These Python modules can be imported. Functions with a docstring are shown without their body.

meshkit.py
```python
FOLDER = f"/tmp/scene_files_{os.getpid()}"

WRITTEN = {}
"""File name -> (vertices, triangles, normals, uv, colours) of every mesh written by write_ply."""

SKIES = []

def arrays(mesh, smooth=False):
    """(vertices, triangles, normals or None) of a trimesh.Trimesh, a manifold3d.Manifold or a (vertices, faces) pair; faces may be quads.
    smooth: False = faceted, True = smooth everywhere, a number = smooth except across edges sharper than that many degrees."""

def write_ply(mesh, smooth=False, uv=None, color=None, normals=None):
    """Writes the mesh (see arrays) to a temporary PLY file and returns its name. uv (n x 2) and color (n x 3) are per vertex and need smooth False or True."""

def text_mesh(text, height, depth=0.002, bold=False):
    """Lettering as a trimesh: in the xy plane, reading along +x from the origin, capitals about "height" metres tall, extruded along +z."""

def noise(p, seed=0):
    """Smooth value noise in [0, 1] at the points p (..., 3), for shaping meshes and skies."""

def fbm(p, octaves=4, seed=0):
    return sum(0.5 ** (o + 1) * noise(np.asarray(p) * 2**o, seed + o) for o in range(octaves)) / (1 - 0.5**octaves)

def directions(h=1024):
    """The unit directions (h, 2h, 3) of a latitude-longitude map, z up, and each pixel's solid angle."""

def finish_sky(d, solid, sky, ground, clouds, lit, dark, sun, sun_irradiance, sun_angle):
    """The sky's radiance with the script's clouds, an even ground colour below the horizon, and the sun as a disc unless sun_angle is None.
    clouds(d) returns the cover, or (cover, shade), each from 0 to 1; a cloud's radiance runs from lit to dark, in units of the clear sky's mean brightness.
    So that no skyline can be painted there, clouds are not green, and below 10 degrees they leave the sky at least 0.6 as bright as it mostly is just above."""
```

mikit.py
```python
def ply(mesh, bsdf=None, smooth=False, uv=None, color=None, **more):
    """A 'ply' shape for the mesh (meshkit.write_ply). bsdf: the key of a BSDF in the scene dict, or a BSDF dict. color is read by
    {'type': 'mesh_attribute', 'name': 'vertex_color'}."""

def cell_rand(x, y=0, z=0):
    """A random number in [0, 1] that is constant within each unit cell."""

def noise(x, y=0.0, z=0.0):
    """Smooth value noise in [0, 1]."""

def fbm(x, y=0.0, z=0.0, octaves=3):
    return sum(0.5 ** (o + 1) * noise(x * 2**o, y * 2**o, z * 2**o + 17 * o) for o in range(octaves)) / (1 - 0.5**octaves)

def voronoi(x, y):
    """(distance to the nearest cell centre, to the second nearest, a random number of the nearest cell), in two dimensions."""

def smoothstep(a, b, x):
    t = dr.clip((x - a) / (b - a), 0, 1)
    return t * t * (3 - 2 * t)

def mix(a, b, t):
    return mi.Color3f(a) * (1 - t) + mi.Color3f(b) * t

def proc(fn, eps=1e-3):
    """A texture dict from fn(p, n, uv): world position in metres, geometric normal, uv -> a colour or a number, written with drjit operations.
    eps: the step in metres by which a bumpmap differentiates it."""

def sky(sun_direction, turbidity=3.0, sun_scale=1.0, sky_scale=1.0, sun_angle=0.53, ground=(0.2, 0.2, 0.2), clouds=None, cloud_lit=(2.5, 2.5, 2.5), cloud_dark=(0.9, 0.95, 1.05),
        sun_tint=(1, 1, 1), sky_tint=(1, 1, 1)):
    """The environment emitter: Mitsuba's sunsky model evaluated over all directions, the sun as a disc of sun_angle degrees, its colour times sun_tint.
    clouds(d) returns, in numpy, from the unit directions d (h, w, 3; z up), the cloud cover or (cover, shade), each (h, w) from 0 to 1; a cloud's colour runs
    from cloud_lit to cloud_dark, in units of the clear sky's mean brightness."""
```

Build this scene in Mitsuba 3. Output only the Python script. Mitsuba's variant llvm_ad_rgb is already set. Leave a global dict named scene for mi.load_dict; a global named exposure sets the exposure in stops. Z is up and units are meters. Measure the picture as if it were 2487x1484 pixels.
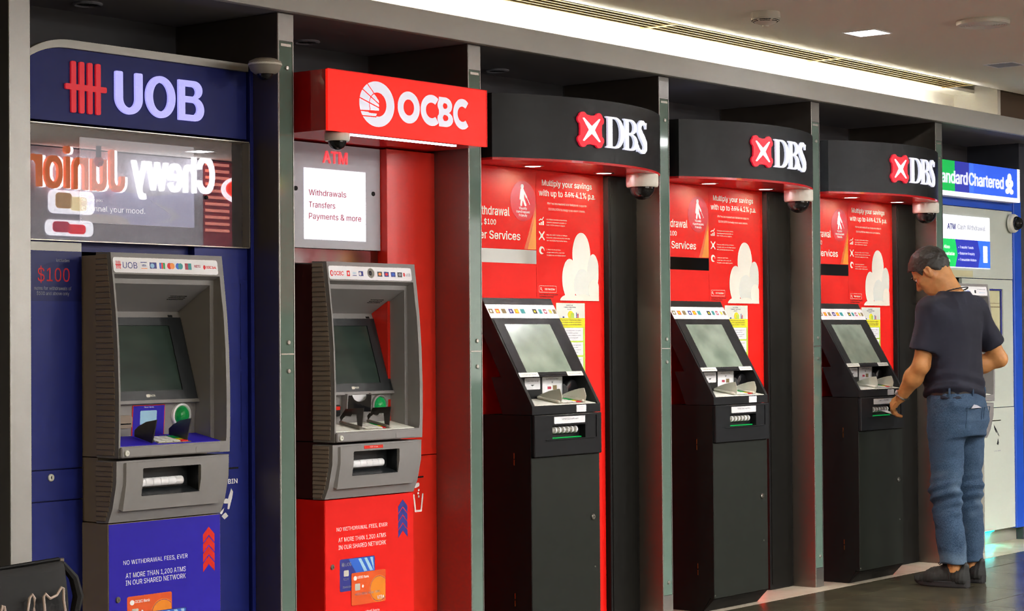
import math, random
import numpy as np
import trimesh
import shapely
from shapely import affinity
from shapely.geometry import Polygon, LineString, Point, MultiPolygon, box as sbox
from shapely.ops import unary_union
import manifold3d as m3
import drjit as dr
import mitsuba as mi
import mikit, meshkit
from mikit import noise, fbm, voronoi, cell_rand, smoothstep, mix

T = mi.ScalarTransform4f
scene, labels = {}, {}
rng = random.Random(7)

# ---------------------------------------------------------------- camera, exposure, light levels
exposure = 0.0
YAW, PITCH, ROLL, FOCAL = 38.944, 0.936, -0.438, 4927.4
cp, sp, cy_, sy_ = math.cos(math.radians(PITCH)), math.sin(math.radians(PITCH)), math.cos(math.radians(YAW)), math.sin(math.radians(YAW))
fwd = np.array([cp * cy_, cp * sy_, sp])
rgt = np.cross(fwd, [0, 0, 1.0]); rgt /= np.linalg.norm(rgt)
upv = np.cross(rgt, fwd)
cr, sr = math.cos(math.radians(ROLL)), math.sin(math.radians(ROLL))
up2 = -sr * rgt + cr * upv
EYE = np.array([0, -5.2702, 1.27])
scene['camera'] = {'type': 'perspective', 'fov': 2 * math.degrees(math.atan(2487 / 2 / FOCAL)), 'fov_axis': 'x', 'near_clip': 0.05, 'far_clip': 100.0,
                   'to_world': T().look_at(origin=EYE.tolist(), target=(EYE + fwd).tolist(), up=up2.tolist())}
HALL_LAMP = 760.0          # radiance of the square hall downlights
WARM_LAMP = 280.0          # radiance of the unseen warm downlights added for the left-facing sides
COVE_LED = 60.0            # radiance of the strip in the cornice
CANOPY_LAMP = 620.0         # radiance of the round lamps under the black canopies
SHOP_SIGN = 2.6            # radiance of the lit lettering across the hall
LAMP_WHITE, LAMP_WARM = (1.0, 0.985, 0.95), (1.0, 0.86, 0.58)


def lin(h):
    h = h.lstrip('#')
    c = [int(h[i:i + 2], 16) / 255 for i in (0, 2, 4)]
    return [x / 12.92 if x <= 0.04045 else ((x + 0.055) / 1.055) ** 2.4 for x in c]


def rgb(c):
    return {'type': 'rgb', 'value': [float(x) for x in c]}


def mat(name, color, rough=0.5, spec=0.5, metallic=0.0, coat=0.0, coat_gloss=0.95, sheen=0.0, two=True):
    c = color if isinstance(color, dict) else rgb(lin(color) if isinstance(color, str) else color)
    b = {'type': 'principled', 'base_color': c, 'roughness': rough, 'specular': spec, 'metallic': metallic}
    if coat: b.update(clearcoat=coat, clearcoat_gloss=coat_gloss)
    if sheen: b.update(sheen=sheen)
    scene[name] = {'type': 'twosided', 'bsdf': b} if two else b
    return name


# ---------------------------------------------------------------- materials
def grain(a, b, s, amount=1.0, stretch=(1, 1, 1)):
    a, b = lin(a), lin(b)
    return mikit.proc(lambda p, n, uv: mix(a, b, amount * fbm(p.x * s * stretch[0], p.y * s * stretch[1], p.z * s * stretch[2], 3)))


mat('m_niche', '#77757a', 0.75, 0.3)
mat('m_backwall', '#3d3d40', 0.6, 0.35)
mat('m_fascia', '#b9b8b3', 0.65, 0.3)
mat('m_ceiling', '#e9e3d9', 0.8, 0.15)
mat('m_white_plaster', '#f4efe2', 0.8, 0.25)
mat('m_plenum', '#2a261f', 0.8, 0.2)
mat('m_alu', '#b9a98a', 0.35, 0.5, 0.85)
mat('m_tile', grain('#1c1a15', '#2f2c20', 9.0), 0.2, 0.35)
mat('m_grout', '#2e2b26', 0.7, 0.3)
mat('m_pale_stone', grain('#978d7c', '#aaa190', 14.0), 0.3, 0.4)
mat('m_hall_brown', '#5a4a3a', 0.6, 0.4)
mat('m_hall_dark', '#34363e', 0.6, 0.4)
scene['m_steel'] = {'type': 'bumpmap', 'scale': 1.0, 'bump': mikit.proc(lambda p, n, uv: 0.0009 * fbm(p.x * 9, p.y * 9, p.z * 7, 2), eps=2e-3),
                    'bsdf': {'type': 'roughconductor', 'specular_reflectance': rgb((0.33, 0.32, 0.30)), 'alpha': 0.2, 'distribution': 'ggx'}}
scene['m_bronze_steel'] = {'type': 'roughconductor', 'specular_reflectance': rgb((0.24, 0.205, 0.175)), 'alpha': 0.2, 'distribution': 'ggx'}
mat('m_steel_edge', '#c9c6bd', 0.25, 0.5, 0.9)
mat('m_green_glass', '#566a60', 0.06, 0.6)
mat('m_chrome', '#d8d8d4', 0.15, 0.5, 1.0)
mat('m_mirror', '#8d8a86', 0.06, 0.5, 1.0)
mat('m_black', '#0a0a0a', 0.6, 0.12)
mat('m_column_black', '#0b0b09', 0.6, 0.1)
mat('m_panel_grey', '#b4b4ba', 0.5, 0.3)
mat('m_black_gloss', '#101012', 0.12, 0.6)
mat('m_black_satin', '#121315', 0.42, 0.14)
mat('m_black_door', '#161915', 0.42, 0.2)
mat('m_dark_bezel', '#15181a', 0.38, 0.35)
mat('m_navy', '#131c60', 0.42, 0.25)
mat('m_navy_deep', '#0f1550', 0.4, 0.25)
mat('m_navy_sign', '#151d5c', 0.5, 0.18)
mat('m_lilac_glass', '#5a5a70', 0.3, 0.3)
mat('m_silver_trim', '#a6a49c', 0.4, 0.5, 0.3)
mat('m_atm_grey', '#827f7d', 0.55, 0.25)
mat('m_atm_warm_lit', '#86786a', 0.6, 0.25)  # machine grey with the warm side light mixed into its colour
mat('m_white', '#f6f5f7', 0.5, 0.25)
mat('m_off_white', '#dfe0d4', 0.45, 0.4)
mat('m_white_print', '#f4f2ee', 0.6, 0.2)
mat('m_label_grey', '#9a9aa2', 0.6, 0.2)
mat('m_red_paint', '#d8281a', 0.28, 0.5)
mat('m_red_gloss', '#c4161a', 0.03, 0.6, coat=1.0)
mat('m_red_panel', '#e81a12', 0.5, 0.15)
mat('m_red_dark', '#3a1414', 0.4, 0.4)
mat('m_red_print', '#d8232a', 0.5, 0.3)
mat('m_red_poster', '#e6221c', 0.6, 0.12)
mat('m_navy_print', '#262a78', 0.5, 0.3)
mat('m_violet_poster', '#281d98', 0.55, 0.15)
mat('m_orange', '#f08a1e', 0.4, 0.4)
mat('m_orange_deep', '#e2561f', 0.4, 0.4)
mat('m_cream', '#efe9d8', 0.5, 0.3)
mat('m_green_print', '#12a04c', 0.5, 0.3)
mat('m_blue_print', '#2f63c8', 0.5, 0.3)
mat('m_sky_print', '#9fcbe6', 0.5, 0.3)
mat('m_yellow_print', '#e2d822', 0.5, 0.3)
mat('m_lime_print', '#b6cc4a', 0.5, 0.3)
mat('m_teal_print', '#2b8f92', 0.5, 0.3)
mat('m_olive_print', '#7a6a48', 0.5, 0.3)
mat('m_grey_print', '#6b6b70', 0.5, 0.3)
mat('m_black_print', '#1c1c20', 0.5, 0.3)
mat('m_maroon_print', '#a5354a', 0.5, 0.3)
mat('m_screen_dark', grain('#141c1b', '#2c3a33', 6.0, 1.0, (1, 1, 3)), 0.14, 0.45)
mat('m_screen_dust', grain('#55665a', '#9aa898', 11.0), 0.22, 0.5)
mat('m_green_plastic', '#0a6a2c', 0.12, 0.6)
mat('m_shield', '#cfd0c0', 0.3, 0.5)
mat('m_shield_dark', '#221f1a', 0.3, 0.5)
mat('m_shield_smoke', '#5a564c', 0.25, 0.5)
mat('m_camera_white', '#e6e2d4', 0.4, 0.4)
mat('m_camera_grey', '#8f887c', 0.4, 0.4)
mat('m_dome', '#0c0c0e', 0.05, 0.6)
mat('m_blue_frame', '#1c49b4', 0.35, 0.5)
mat('m_sc_panel', '#c3c8bc', 0.45, 0.4)
mat('m_sc_grey', '#86847a', 0.5, 0.4)
mat('m_paper', '#e9e9ec', 0.7, 0.2)
mat('m_paper_beige', '#c9c39c', 0.7, 0.2)
mat('m_brass', '#b79a55', 0.3, 0.5, 1.0)
mat('m_gold_chip', '#d9d6c8', 0.35, 0.5, 0.4)
mat('m_bag', '#0d0c0d', 0.75, 0.3)
mat('m_bag_line', '#cbb8ae', 0.8, 0.2)
scene['m_display_glass'] = {'type': 'thindielectric', 'int_ior': 2.6}
mat('m_media_back', '#141c33', 0.5, 0.3)
mat('m_lamp_off', '#202024', 0.6, 0.2)


# ---------------------------------------------------------------- helpers
def numbered(base):
    if base not in used:
        used[base] = 0
        return base
    used[base] += 1
    return f'{base}_{used[base]:03d}'


used = {}
OFFSET = [None]


def add(name, mesh, material, parent=None, smooth=30, emit=None, label=None, kind=None, category=None, group=None):
    key = numbered(f'{parent}__{name}' if parent else name)
    more = {}
    if emit is not None:
        more['emitter'] = {'type': 'area', 'radiance': emit if isinstance(emit, dict) else rgb(emit)}
    d = mikit.ply(mesh, material, smooth=smooth, **more)
    scene[key] = d
    e = {k: v for k, v in (('label', label), ('kind', kind), ('category', category), ('group', group)) if v}
    if e: labels[key] = e
    return key


def thing(name, label, category, group=None, kind=None):
    key = numbered(name)
    labels[key] = {k: v for k, v in (('label', label), ('category', category), ('group', group), ('kind', kind)) if v}
    return key


def dup(root, name, label, dx, dy=0.0, dz=0.0, group=None, skip=(), swap=None):
    new = thing(name, label, labels[root]['category'], group or labels[root].get('group'))
    for k in [k for k in scene if k.startswith(root + '__')]:
        if any(s in k for s in skip): continue
        nk = new + k[len(root):]
        scene[nk] = {**scene[k], 'to_world': T().translate([dx, dy, dz])}
        used[nk] = 0
        if k in labels: labels[nk] = dict(labels[k])
    return new


def cat(*ms):
    return trimesh.util.concatenate([m for m in ms if m is not None])


def cbox(x0, x1, y0, y1, z0, z1, c=0.0):
    if c <= 0:
        b = trimesh.creation.box((x1 - x0, y1 - y0, z1 - z0)); b.apply_translation(((x0 + x1) / 2, (y0 + y1) / 2, (z0 + z1) / 2)); return b
    pts = []
    for x, sx in ((x0, 1), (x1, -1)):
        for y, sy in ((y0, 1), (y1, -1)):
            for z, sz in ((z0, 1), (z1, -1)):
                pts += [(x + sx * c, y + sy * c, z), (x + sx * c, y, z + sz * c), (x, y + sy * c, z + sz * c)]
    return trimesh.convex.convex_hull(np.array(pts))


def frame(o, U, V):
    U, V = np.array(U, float), np.array(V, float)
    U /= np.linalg.norm(U); V /= np.linalg.norm(V)
    M = np.eye(4); M[:3, 0] = U; M[:3, 1] = V; M[:3, 2] = np.cross(U, V); M[:3, 3] = o
    return M


def front(y, x=0.0, z=0.0):
    return frame((x, y, z), (1, 0, 0), (0, 0, 1))


def polys(s):
    return [g for g in getattr(s, 'geoms', [s]) if isinstance(g, Polygon) and g.area > 1e-10]


def plate(shape, t, M, w=0.0):
    ms = [trimesh.creation.extrude_polygon(g, t, engine='earcut') for g in polys(shape)]
    m = trimesh.util.concatenate(ms)
    m.apply_translation((0, 0, w)); m.apply_transform(M)
    return m


def rr(u0, u1, v0, v1, r=0.0, n=5):
    if r <= 0: return sbox(u0, v0, u1, v1)
    return sbox(u0 + r, v0 + r, u1 - r, v1 - r).buffer(r, quad_segs=n)


def ell(cx, cz, rx, rz, n=24):
    a = np.arange(4 * n) * np.pi / (2 * n)
    return Polygon(np.c_[cx + rx * np.cos(a), cz + rz * np.sin(a)])


def text(s, h, M, u=0.0, v=0.0, width=None, w=0.0, bold=False, align='l', t=0.0006):
    m = meshkit.text_mesh(s, h, 1.0, bold)
    b = m.bounds
    sx = width / (b[1, 0] - b[0, 0]) if width else 1.0
    m.apply_translation((-b[0, 0], 0, 0))
    m.apply_scale((sx, 1, t))
    W = (b[1, 0] - b[0, 0]) * sx
    m.apply_translation((u - {'l': 0, 'c': W / 2, 'r': W}[align], v, w))
    m.apply_transform(M)
    return m


def tube(path, r, sides=8, closed=False):
    p = np.asarray(path, float)
    t = np.gradient(p, axis=0)
    if closed: t = np.roll(p, -1, 0) - np.roll(p, 1, 0)
    t /= np.linalg.norm(t, axis=1, keepdims=True) + 1e-12
    ref = np.array([0, 0, 1.0]) if np.abs(t[:, 2]).mean() < 0.8 else np.array([1.0, 0, 0])
    a = np.cross(t, ref); a /= np.linalg.norm(a, axis=1, keepdims=True) + 1e-12
    b = np.cross(t, a)
    ang = np.arange(sides) * 2 * np.pi / sides
    rr_ = np.broadcast_to(r, (len(p),))
    v = p[:, None] + rr_[:, None, None] * (np.cos(ang)[None, :, None] * a[:, None] + np.sin(ang)[None, :, None] * b[:, None])
    n = len(p); f = []
    for i in range(n if closed else n - 1):
        j = (i + 1) % n
        for k in range(sides):
            q = (k + 1) % sides
            f += [(i * sides + k, j * sides + k, j * sides + q), (i * sides + k, j * sides + q, i * sides + q)]
    V = v.reshape(-1, 3)
    if not closed:
        V = np.vstack([V, p[0], p[-1]]); c0, c1 = len(V) - 2, len(V) - 1
        for k in range(sides):
            q = (k + 1) % sides
            f += [(c0, k, q), (c1, (n - 1) * sides + q, (n - 1) * sides + k)]
    m = trimesh.Trimesh(V, np.array(f), process=False)
    if m.volume < 0: m.invert()
    return m


def lathe(prof, n=32, M=None, center=None):
    m = trimesh.creation.revolve(np.array(prof, float), sections=n)
    if m.volume < 0: m.invert()
    if M is not None: m.apply_transform(M)
    if center is not None: m.apply_translation(center)
    return m


def man(m):
    return m3.Manifold(m3.Mesh(np.asarray(m.vertices, np.float32), np.asarray(m.faces, np.uint32)))


def unman(m):
    q = m.to_mesh()
    return trimesh.Trimesh(q.vert_properties[:, :3], q.tri_verts, process=False)


def prism_yz(pts, x0, x1):
    """A (y, z) outline carried from x0 to x1."""
    m = trimesh.creation.extrude_polygon(Polygon(pts), x1 - x0, engine='earcut')
    M = np.eye(4); M[:3, 0] = (0, 1, 0); M[:3, 1] = (0, 0, 1); M[:3, 2] = (1, 0, 0)
    m.apply_transform(M); m.apply_translation((x0, 0, 0))
    return m


def moved(m, d):
    m = m.copy(); m.apply_translation(d); return m


def surface_net(f, lo, hi, h, taubin=4):
    """A closed mesh of f < 0, one vertex in each cell that the surface crosses."""
    lo, hi = np.array(lo, float), np.array(hi, float)
    n = np.ceil((hi - lo) / h).astype(int) + 1
    g = [lo[i] + h * np.arange(n[i]) for i in range(3)]
    X, Y, Z = np.meshgrid(*g, indexing='ij')
    F = f(X, Y, Z).astype(np.float32)
    F[[0, -1]] = np.maximum(F[[0, -1]], 1e-3); F[:, [0, -1]] = np.maximum(F[:, [0, -1]], 1e-3); F[:, :, [0, -1]] = np.maximum(F[:, :, [0, -1]], 1e-3)
    S = F < 0
    c = np.zeros(n - 1, int)
    for a, b, d in np.ndindex(2, 2, 2): c += S[a:n[0] - 1 + a, b:n[1] - 1 + b, d:n[2] - 1 + d]
    act = (c > 0) & (c < 8)
    idx = np.full(n - 1, -1); cells = np.argwhere(act); idx[act] = np.arange(len(cells))
    acc, cnt = np.zeros((len(cells), 3)), np.zeros(len(cells))
    corners = list(np.ndindex(2, 2, 2))
    for i, p in enumerate(corners):
        for ax in range(3):
            if p[ax]: continue
            q = list(p); q[ax] = 1
            A, B = F[tuple((cells + p).T)], F[tuple((cells + q).T)]
            m = (A < 0) != (B < 0)
            t = A[m] / (A[m] - B[m])
            pt = np.tile(np.array(p, float), (m.sum(), 1)); pt[:, ax] = t
            acc[m] += pt; cnt[m] += 1
    V = lo + h * (cells + acc / cnt[:, None])
    quads = []
    for ax in range(3):
        o = [(ax + 1) % 3, (ax + 2) % 3]
        sl0 = [slice(1, n[k] - 1) for k in range(3)]; sl0[ax] = slice(0, n[ax] - 1)
        sl1 = list(sl0); sl1[ax] = slice(1, n[ax])
        A, B = S[tuple(sl0)], S[tuple(sl1)]
        off = np.array([s.start for s in sl0])
        for sign in (0, 1):
            e = np.argwhere((A & ~B) if sign == 0 else (~A & B)) + off
            if not len(e): continue
            q = []
            for d0, d1 in ((-1, -1), (0, -1), (0, 0), (-1, 0)):
                k = e.copy(); k[:, o[0]] += d0; k[:, o[1]] += d1
                q.append(idx[tuple(k.T)])
            q = np.stack(q, 1)
            quads.append(q if sign == 0 else q[:, ::-1])
    Q = np.vstack(quads)
    m = trimesh.Trimesh(V, np.vstack([Q[:, [0, 1, 2]], Q[:, [0, 2, 3]]]), process=False)
    if taubin:
        e = np.unique(np.sort(m.edges, axis=1), axis=0)
        deg = np.bincount(e.ravel(), minlength=len(V)).astype(float)
        P_ = np.array(V)
        for it in range(2 * taubin):
            q = np.zeros_like(P_)
            np.add.at(q, e[:, 0], P_[e[:, 1]]); np.add.at(q, e[:, 1], P_[e[:, 0]])
            P_ = P_ + (0.5 if it % 2 == 0 else -0.52) * (q / deg[:, None] - P_)
        m = trimesh.Trimesh(P_, m.faces, process=False)
    return m
# ================================================================ the setting
PX = [3.9925, 5.1818, 6.2495, 7.5965, 8.9470, 10.2965]     # left edges of the six pillars
PW, SOFF, CEIL = 0.0802, 2.4625, 2.70
XL, XR, YF = -3.2, 18.0, -6.4


def struct(name, mesh, material, parent=None, label=None, smooth=False, emit=None):
    return add(name, mesh, material, parent, smooth=smooth, kind='structure' if parent is None else None, label=label, emit=emit)


# floor: base slab, dark square tiles with open joints where they can be seen, pale stone inside the bays
struct('floor', cbox(XL, XR, YF, 0.62, -0.08, -0.004), 'm_grout', label='dark grey tiled floor of the passage with a pale stone strip in the bays')
P = 0.628
for j in range(5):
    y1 = -0.0975 if j == 0 else -0.3175 - P * (j - 1)
    y0 = -0.3175 - P * j
    for i in range(-4, 9):
        x0 = 8.822 + P * i
        struct('tile', cbox(x0 + 0.0015, x0 + P - 0.0015, y0 + 0.0015, y1 - 0.0015, -0.02, 0.0, 0.001), 'm_tile', 'floor')
struct('far_tiling', cat(cbox(XL, 6.308, YF, -0.0975, -0.02, 0.0), cbox(14.476, XR, YF, -0.0975, -0.02, 0), cbox(6.308, 14.476, YF, -2.831, -0.02, 0)), 'm_tile', 'floor')
edges = [XL] + [p + PW / 2 for p in PX] + [12.3, XR]
for a, b in zip(edges[:-1], edges[1:]):
    struct('pale_slab', cbox(a + 0.001, b - 0.001, -0.0960, 0.62, -0.02, 0.0005, 0.0005), 'm_pale_stone', 'floor')

# walls
struct('wall_back', cbox(XL, 11.80, 0.55, 0.62, 0, SOFF), 'm_backwall', label='dark grey back wall of the machine bays')
struct('wall_right', cbox(XR - 0.1, XR, YF, 0.62, 0, CEIL), 'm_hall_dark')
struct('wall_left', cbox(XL, XL + 0.1, YF, 0.62, 0, CEIL), 'm_hall_brown')
struct('wall_front', cbox(XL, XR, YF - 0.1, YF, 0, CEIL + 0.1), 'm_hall_brown')
struct('wall_side', cbox(11.80, XR - 0.1, 0.20, 0.62, 0, SOFF), 'm_hall_dark', label='dark blue grey wall beyond the last machine')

# ceilings: the hall's, the lower one over the bays, and the lit cornice between them
struct('ceiling', cbox(XL, XR, YF, -0.062, CEIL, CEIL + 0.05), 'm_ceiling', label='beige hall ceiling')
struct('cornice_soffit', cbox(XL, 11.05, 0.130, 0.262, CEIL, CEIL + 0.02), 'm_white_plaster', 'ceiling')
struct('bay_ceiling', cbox(XL, XR, -0.018, 0.62, SOFF, SOFF + 0.02), 'm_niche', 'ceiling', label='dark grey lower ceiling over the machine bays')
struct('plenum', cat(cbox(XL, XR, -0.062, 0.30, 2.79, 2.80), cbox(XL, XR, -0.064, -0.060, CEIL, 2.80)), 'm_plenum', 'ceiling')
struct('trim_1', cbox(XL, XR, -0.048, -0.018, SOFF - 0.002, 2.556, 0.002), 'm_fascia', label='light grey fascia board above the row of machines')
struct('trim_2', cat(cbox(XL, 11.05, 0.262, 0.30, SOFF + 0.02, CEIL + 0.1), cbox(11.05, 11.09, -0.018, 0.30, SOFF + 0.02, CEIL + 0.1)), 'm_white_plaster', label='white lit back wall of the ceiling cornice')
add('cornice_light', cbox(XL + 0.2, 10.75, 0.010, 0.034, 2.484, 2.502), 'm_white', smooth=False, emit=[COVE_LED * c for c in LAMP_WARM],
    label='long warm white light strip hidden behind the fascia', category='light strip')
struct('trim_3', cbox(11.09, XR - 0.1, -0.018, 0.0, 2.556, CEIL + 0.1), 'm_hall_brown')

# linear air grilles in the ceiling edge
for i in range(5):
    x0 = 3.15 + 1.5 * i
    lab = ['linear ceiling air grille, hidden above the left edge', 'linear ceiling air grille above the navy machine', 'slotted metal ceiling air grille running to the first crosspiece from the left',
           'slotted metal ceiling air grille between the two crosspieces', 'slotted metal ceiling air grille furthest along the cornice'][i]
    g = thing('air_grille', lab, 'air grille', 'linear air grilles along the cornice')
    for k, y in enumerate((-0.050, -0.010, 0.030, 0.070, 0.110)):
        pr = [(y - 0.010, CEIL - 0.004), (y + 0.008, CEIL - 0.002), (y + 0.012, CEIL + 0.012), (y + 0.009, CEIL + 0.012), (y + 0.005, CEIL + 0.001), (y - 0.010, CEIL - 0.001)]
        add('slat', prism_yz(pr, x0 + 0.015, x0 + 1.485), 'm_alu', g, smooth=False)
    for xe in (x0, x0 + 1.484):
        add('end_piece', cbox(xe, xe + 0.016, -0.062, 0.130, CEIL - 0.005, CEIL + 0.014), 'm_alu', g, smooth=False)

# hall downlights: square panels
k = 0
for y in (-0.583, -3.2, -4.6, -5.9):
    for i in range(6):
        x = 3.98 + 1.5 * i if y > -1 else 5.0 + 1.8 * i
        if y > -1 and i != 3: continue
        seen = y > -1 and i == 3
        lab = 'bright square downlight flush in the beige ceiling' if seen else f'square hall downlight out of view, {["near the bays", "second row", "third row", "along the shops"][[-0.583, -3.2, -4.6, -5.9].index(y)]}, the {["first", "second", "third", "fourth", "fifth", "sixth"][i]} from the left'
        d = thing('square_downlight', lab, 'ceiling light', 'square downlights of the hall')
        fr = man(cbox(x - 0.086, x + 0.086, y - 0.086, y + 0.086, CEIL - 0.004, CEIL + 0.0005)) - man(cbox(x - 0.079, x + 0.079, y - 0.079, y + 0.079, CEIL - 0.01, CEIL + 0.01))
        add('frame', unman(fr), 'm_white', d, smooth=False)
        add('diffuser', cbox(x - 0.0785, x + 0.0785, y - 0.0785, y + 0.0785, CEIL - 0.003, CEIL - 0.0005), 'm_white', d, smooth=False, emit=[HALL_LAMP * c for c in LAMP_WHITE])
for n_, (x, y) in enumerate(((-1.6, -2.6), (-1.6, -4.8), (0.6, -2.0), (0.6, -4.2), (2.6, -2.4), (2.6, -4.6))):  # unseen lamps, added so the faces turned left get warm light
    d = thing('warm_downlight', f'unseen warm downlight added to light the left-facing sides, {["first", "second", "third", "fourth", "fifth", "sixth"][n_]} from the left', 'ceiling light', 'added warm downlights')
    add('rim', cat(lathe([(0.085, CEIL), (0.098, CEIL), (0.098, CEIL - 0.004), (0.085, CEIL - 0.004)], 32, center=(x, y, 0))), 'm_white', d, smooth=False)
    add('lamp', lathe([(0, CEIL - 0.0005), (0.0845, CEIL - 0.0005), (0.0845, CEIL - 0.003), (0, CEIL - 0.003)], 28, center=(x, y, 0)), 'm_white', d, smooth=False, emit=[WARM_LAMP * q for q in LAMP_WARM])
d = thing('square_downlight', 'switched off square downlight far along the ceiling, a thin bluish sliver', 'ceiling light', None)
add('frame', unman(man(cbox(9.896, 10.064, -0.655, -0.487, CEIL - 0.003, CEIL + 0.0005)) - man(cbox(9.905, 10.055, -0.646, -0.496, CEIL - 0.01, CEIL + 0.01))), 'm_white', d, smooth=False)
add('reflector', cbox(9.906, 10.054, -0.645, -0.497, CEIL - 0.002, CEIL - 0.0005), 'm_label_grey', d, smooth=False)

# smoke detector and ceiling speaker
s = thing('smoke_detector', 'cream smoke detector on the beige ceiling', 'smoke detector')
c = (7.648, -0.538)
add('base', lathe([(0, CEIL), (0.063, CEIL), (0.065, CEIL - 0.004), (0.066, CEIL - 0.028), (0, CEIL - 0.028)], 40, center=(c[0], c[1], 0)), 'm_camera_white', s)
add('cone', lathe([(0, CEIL - 0.027), (0.064, CEIL - 0.027), (0.060, CEIL - 0.036), (0.045, CEIL - 0.047), (0.025, CEIL - 0.056), (0.014, CEIL - 0.058), (0.013, CEIL - 0.064), (0, CEIL - 0.064)], 40, center=(c[0], c[1], 0)), 'm_camera_white', s)
for zz, r0 in ((0.037, 0.0600), (0.042, 0.0535)):
    for q in range(6):
        a = np.linspace(q * math.pi / 3 + 0.1, q * math.pi / 3 + 0.95, 8)
        add('vent_slot', tube(np.c_[c[0] + r0 * np.cos(a), c[1] + r0 * np.sin(a), np.full(8, CEIL - zz)], 0.0016, 5), 'm_black', s)
s = thing('ceiling_speaker', 'round white ceiling speaker with a ridged grille', 'speaker')
c = (8.51, -1.158)
add('rim', lathe([(0, CEIL), (0.118, CEIL), (0.121, CEIL - 0.008), (0.118, CEIL - 0.022), (0.108, CEIL - 0.024), (0.104, CEIL - 0.018), (0, CEIL - 0.018)], 48, center=(c[0], c[1], 0)), 'm_camera_white', s)
for q in range(9):
    r = 0.010 + q * 0.0115
    a = np.arange(40) * 2 * math.pi / 40
    add('grille_ring', tube(np.c_[c[0] + r * np.cos(a), c[1] + r * np.sin(a), np.full(40, CEIL - 0.021)], 0.0035, 6, closed=True), 'm_camera_white', s)

# dark round covers in the bay ceiling
for x, y, lab in ((4.609, 0.366, 'small dark round cover in the ceiling above the navy sign'), (5.769, 0.434, 'small dark round cover in the ceiling above the red sign'), (6.95, 0.42, 'small dark round cover in the ceiling above the first black canopy')):
    s = thing('ceiling_cover', lab, 'ceiling cover', 'round covers in the bay ceiling')
    add('rim', lathe([(0.040, SOFF), (0.052, SOFF), (0.053, SOFF - 0.005), (0.046, SOFF - 0.009), (0.040, SOFF - 0.004)], 32, center=(x, y, 0)), 'm_label_grey', s)
    add('lens', lathe([(0, SOFF), (0.042, SOFF), (0.040, SOFF - 0.004), (0, SOFF - 0.005)], 32, center=(x, y, 0)), 'm_lamp_off', s)

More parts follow.
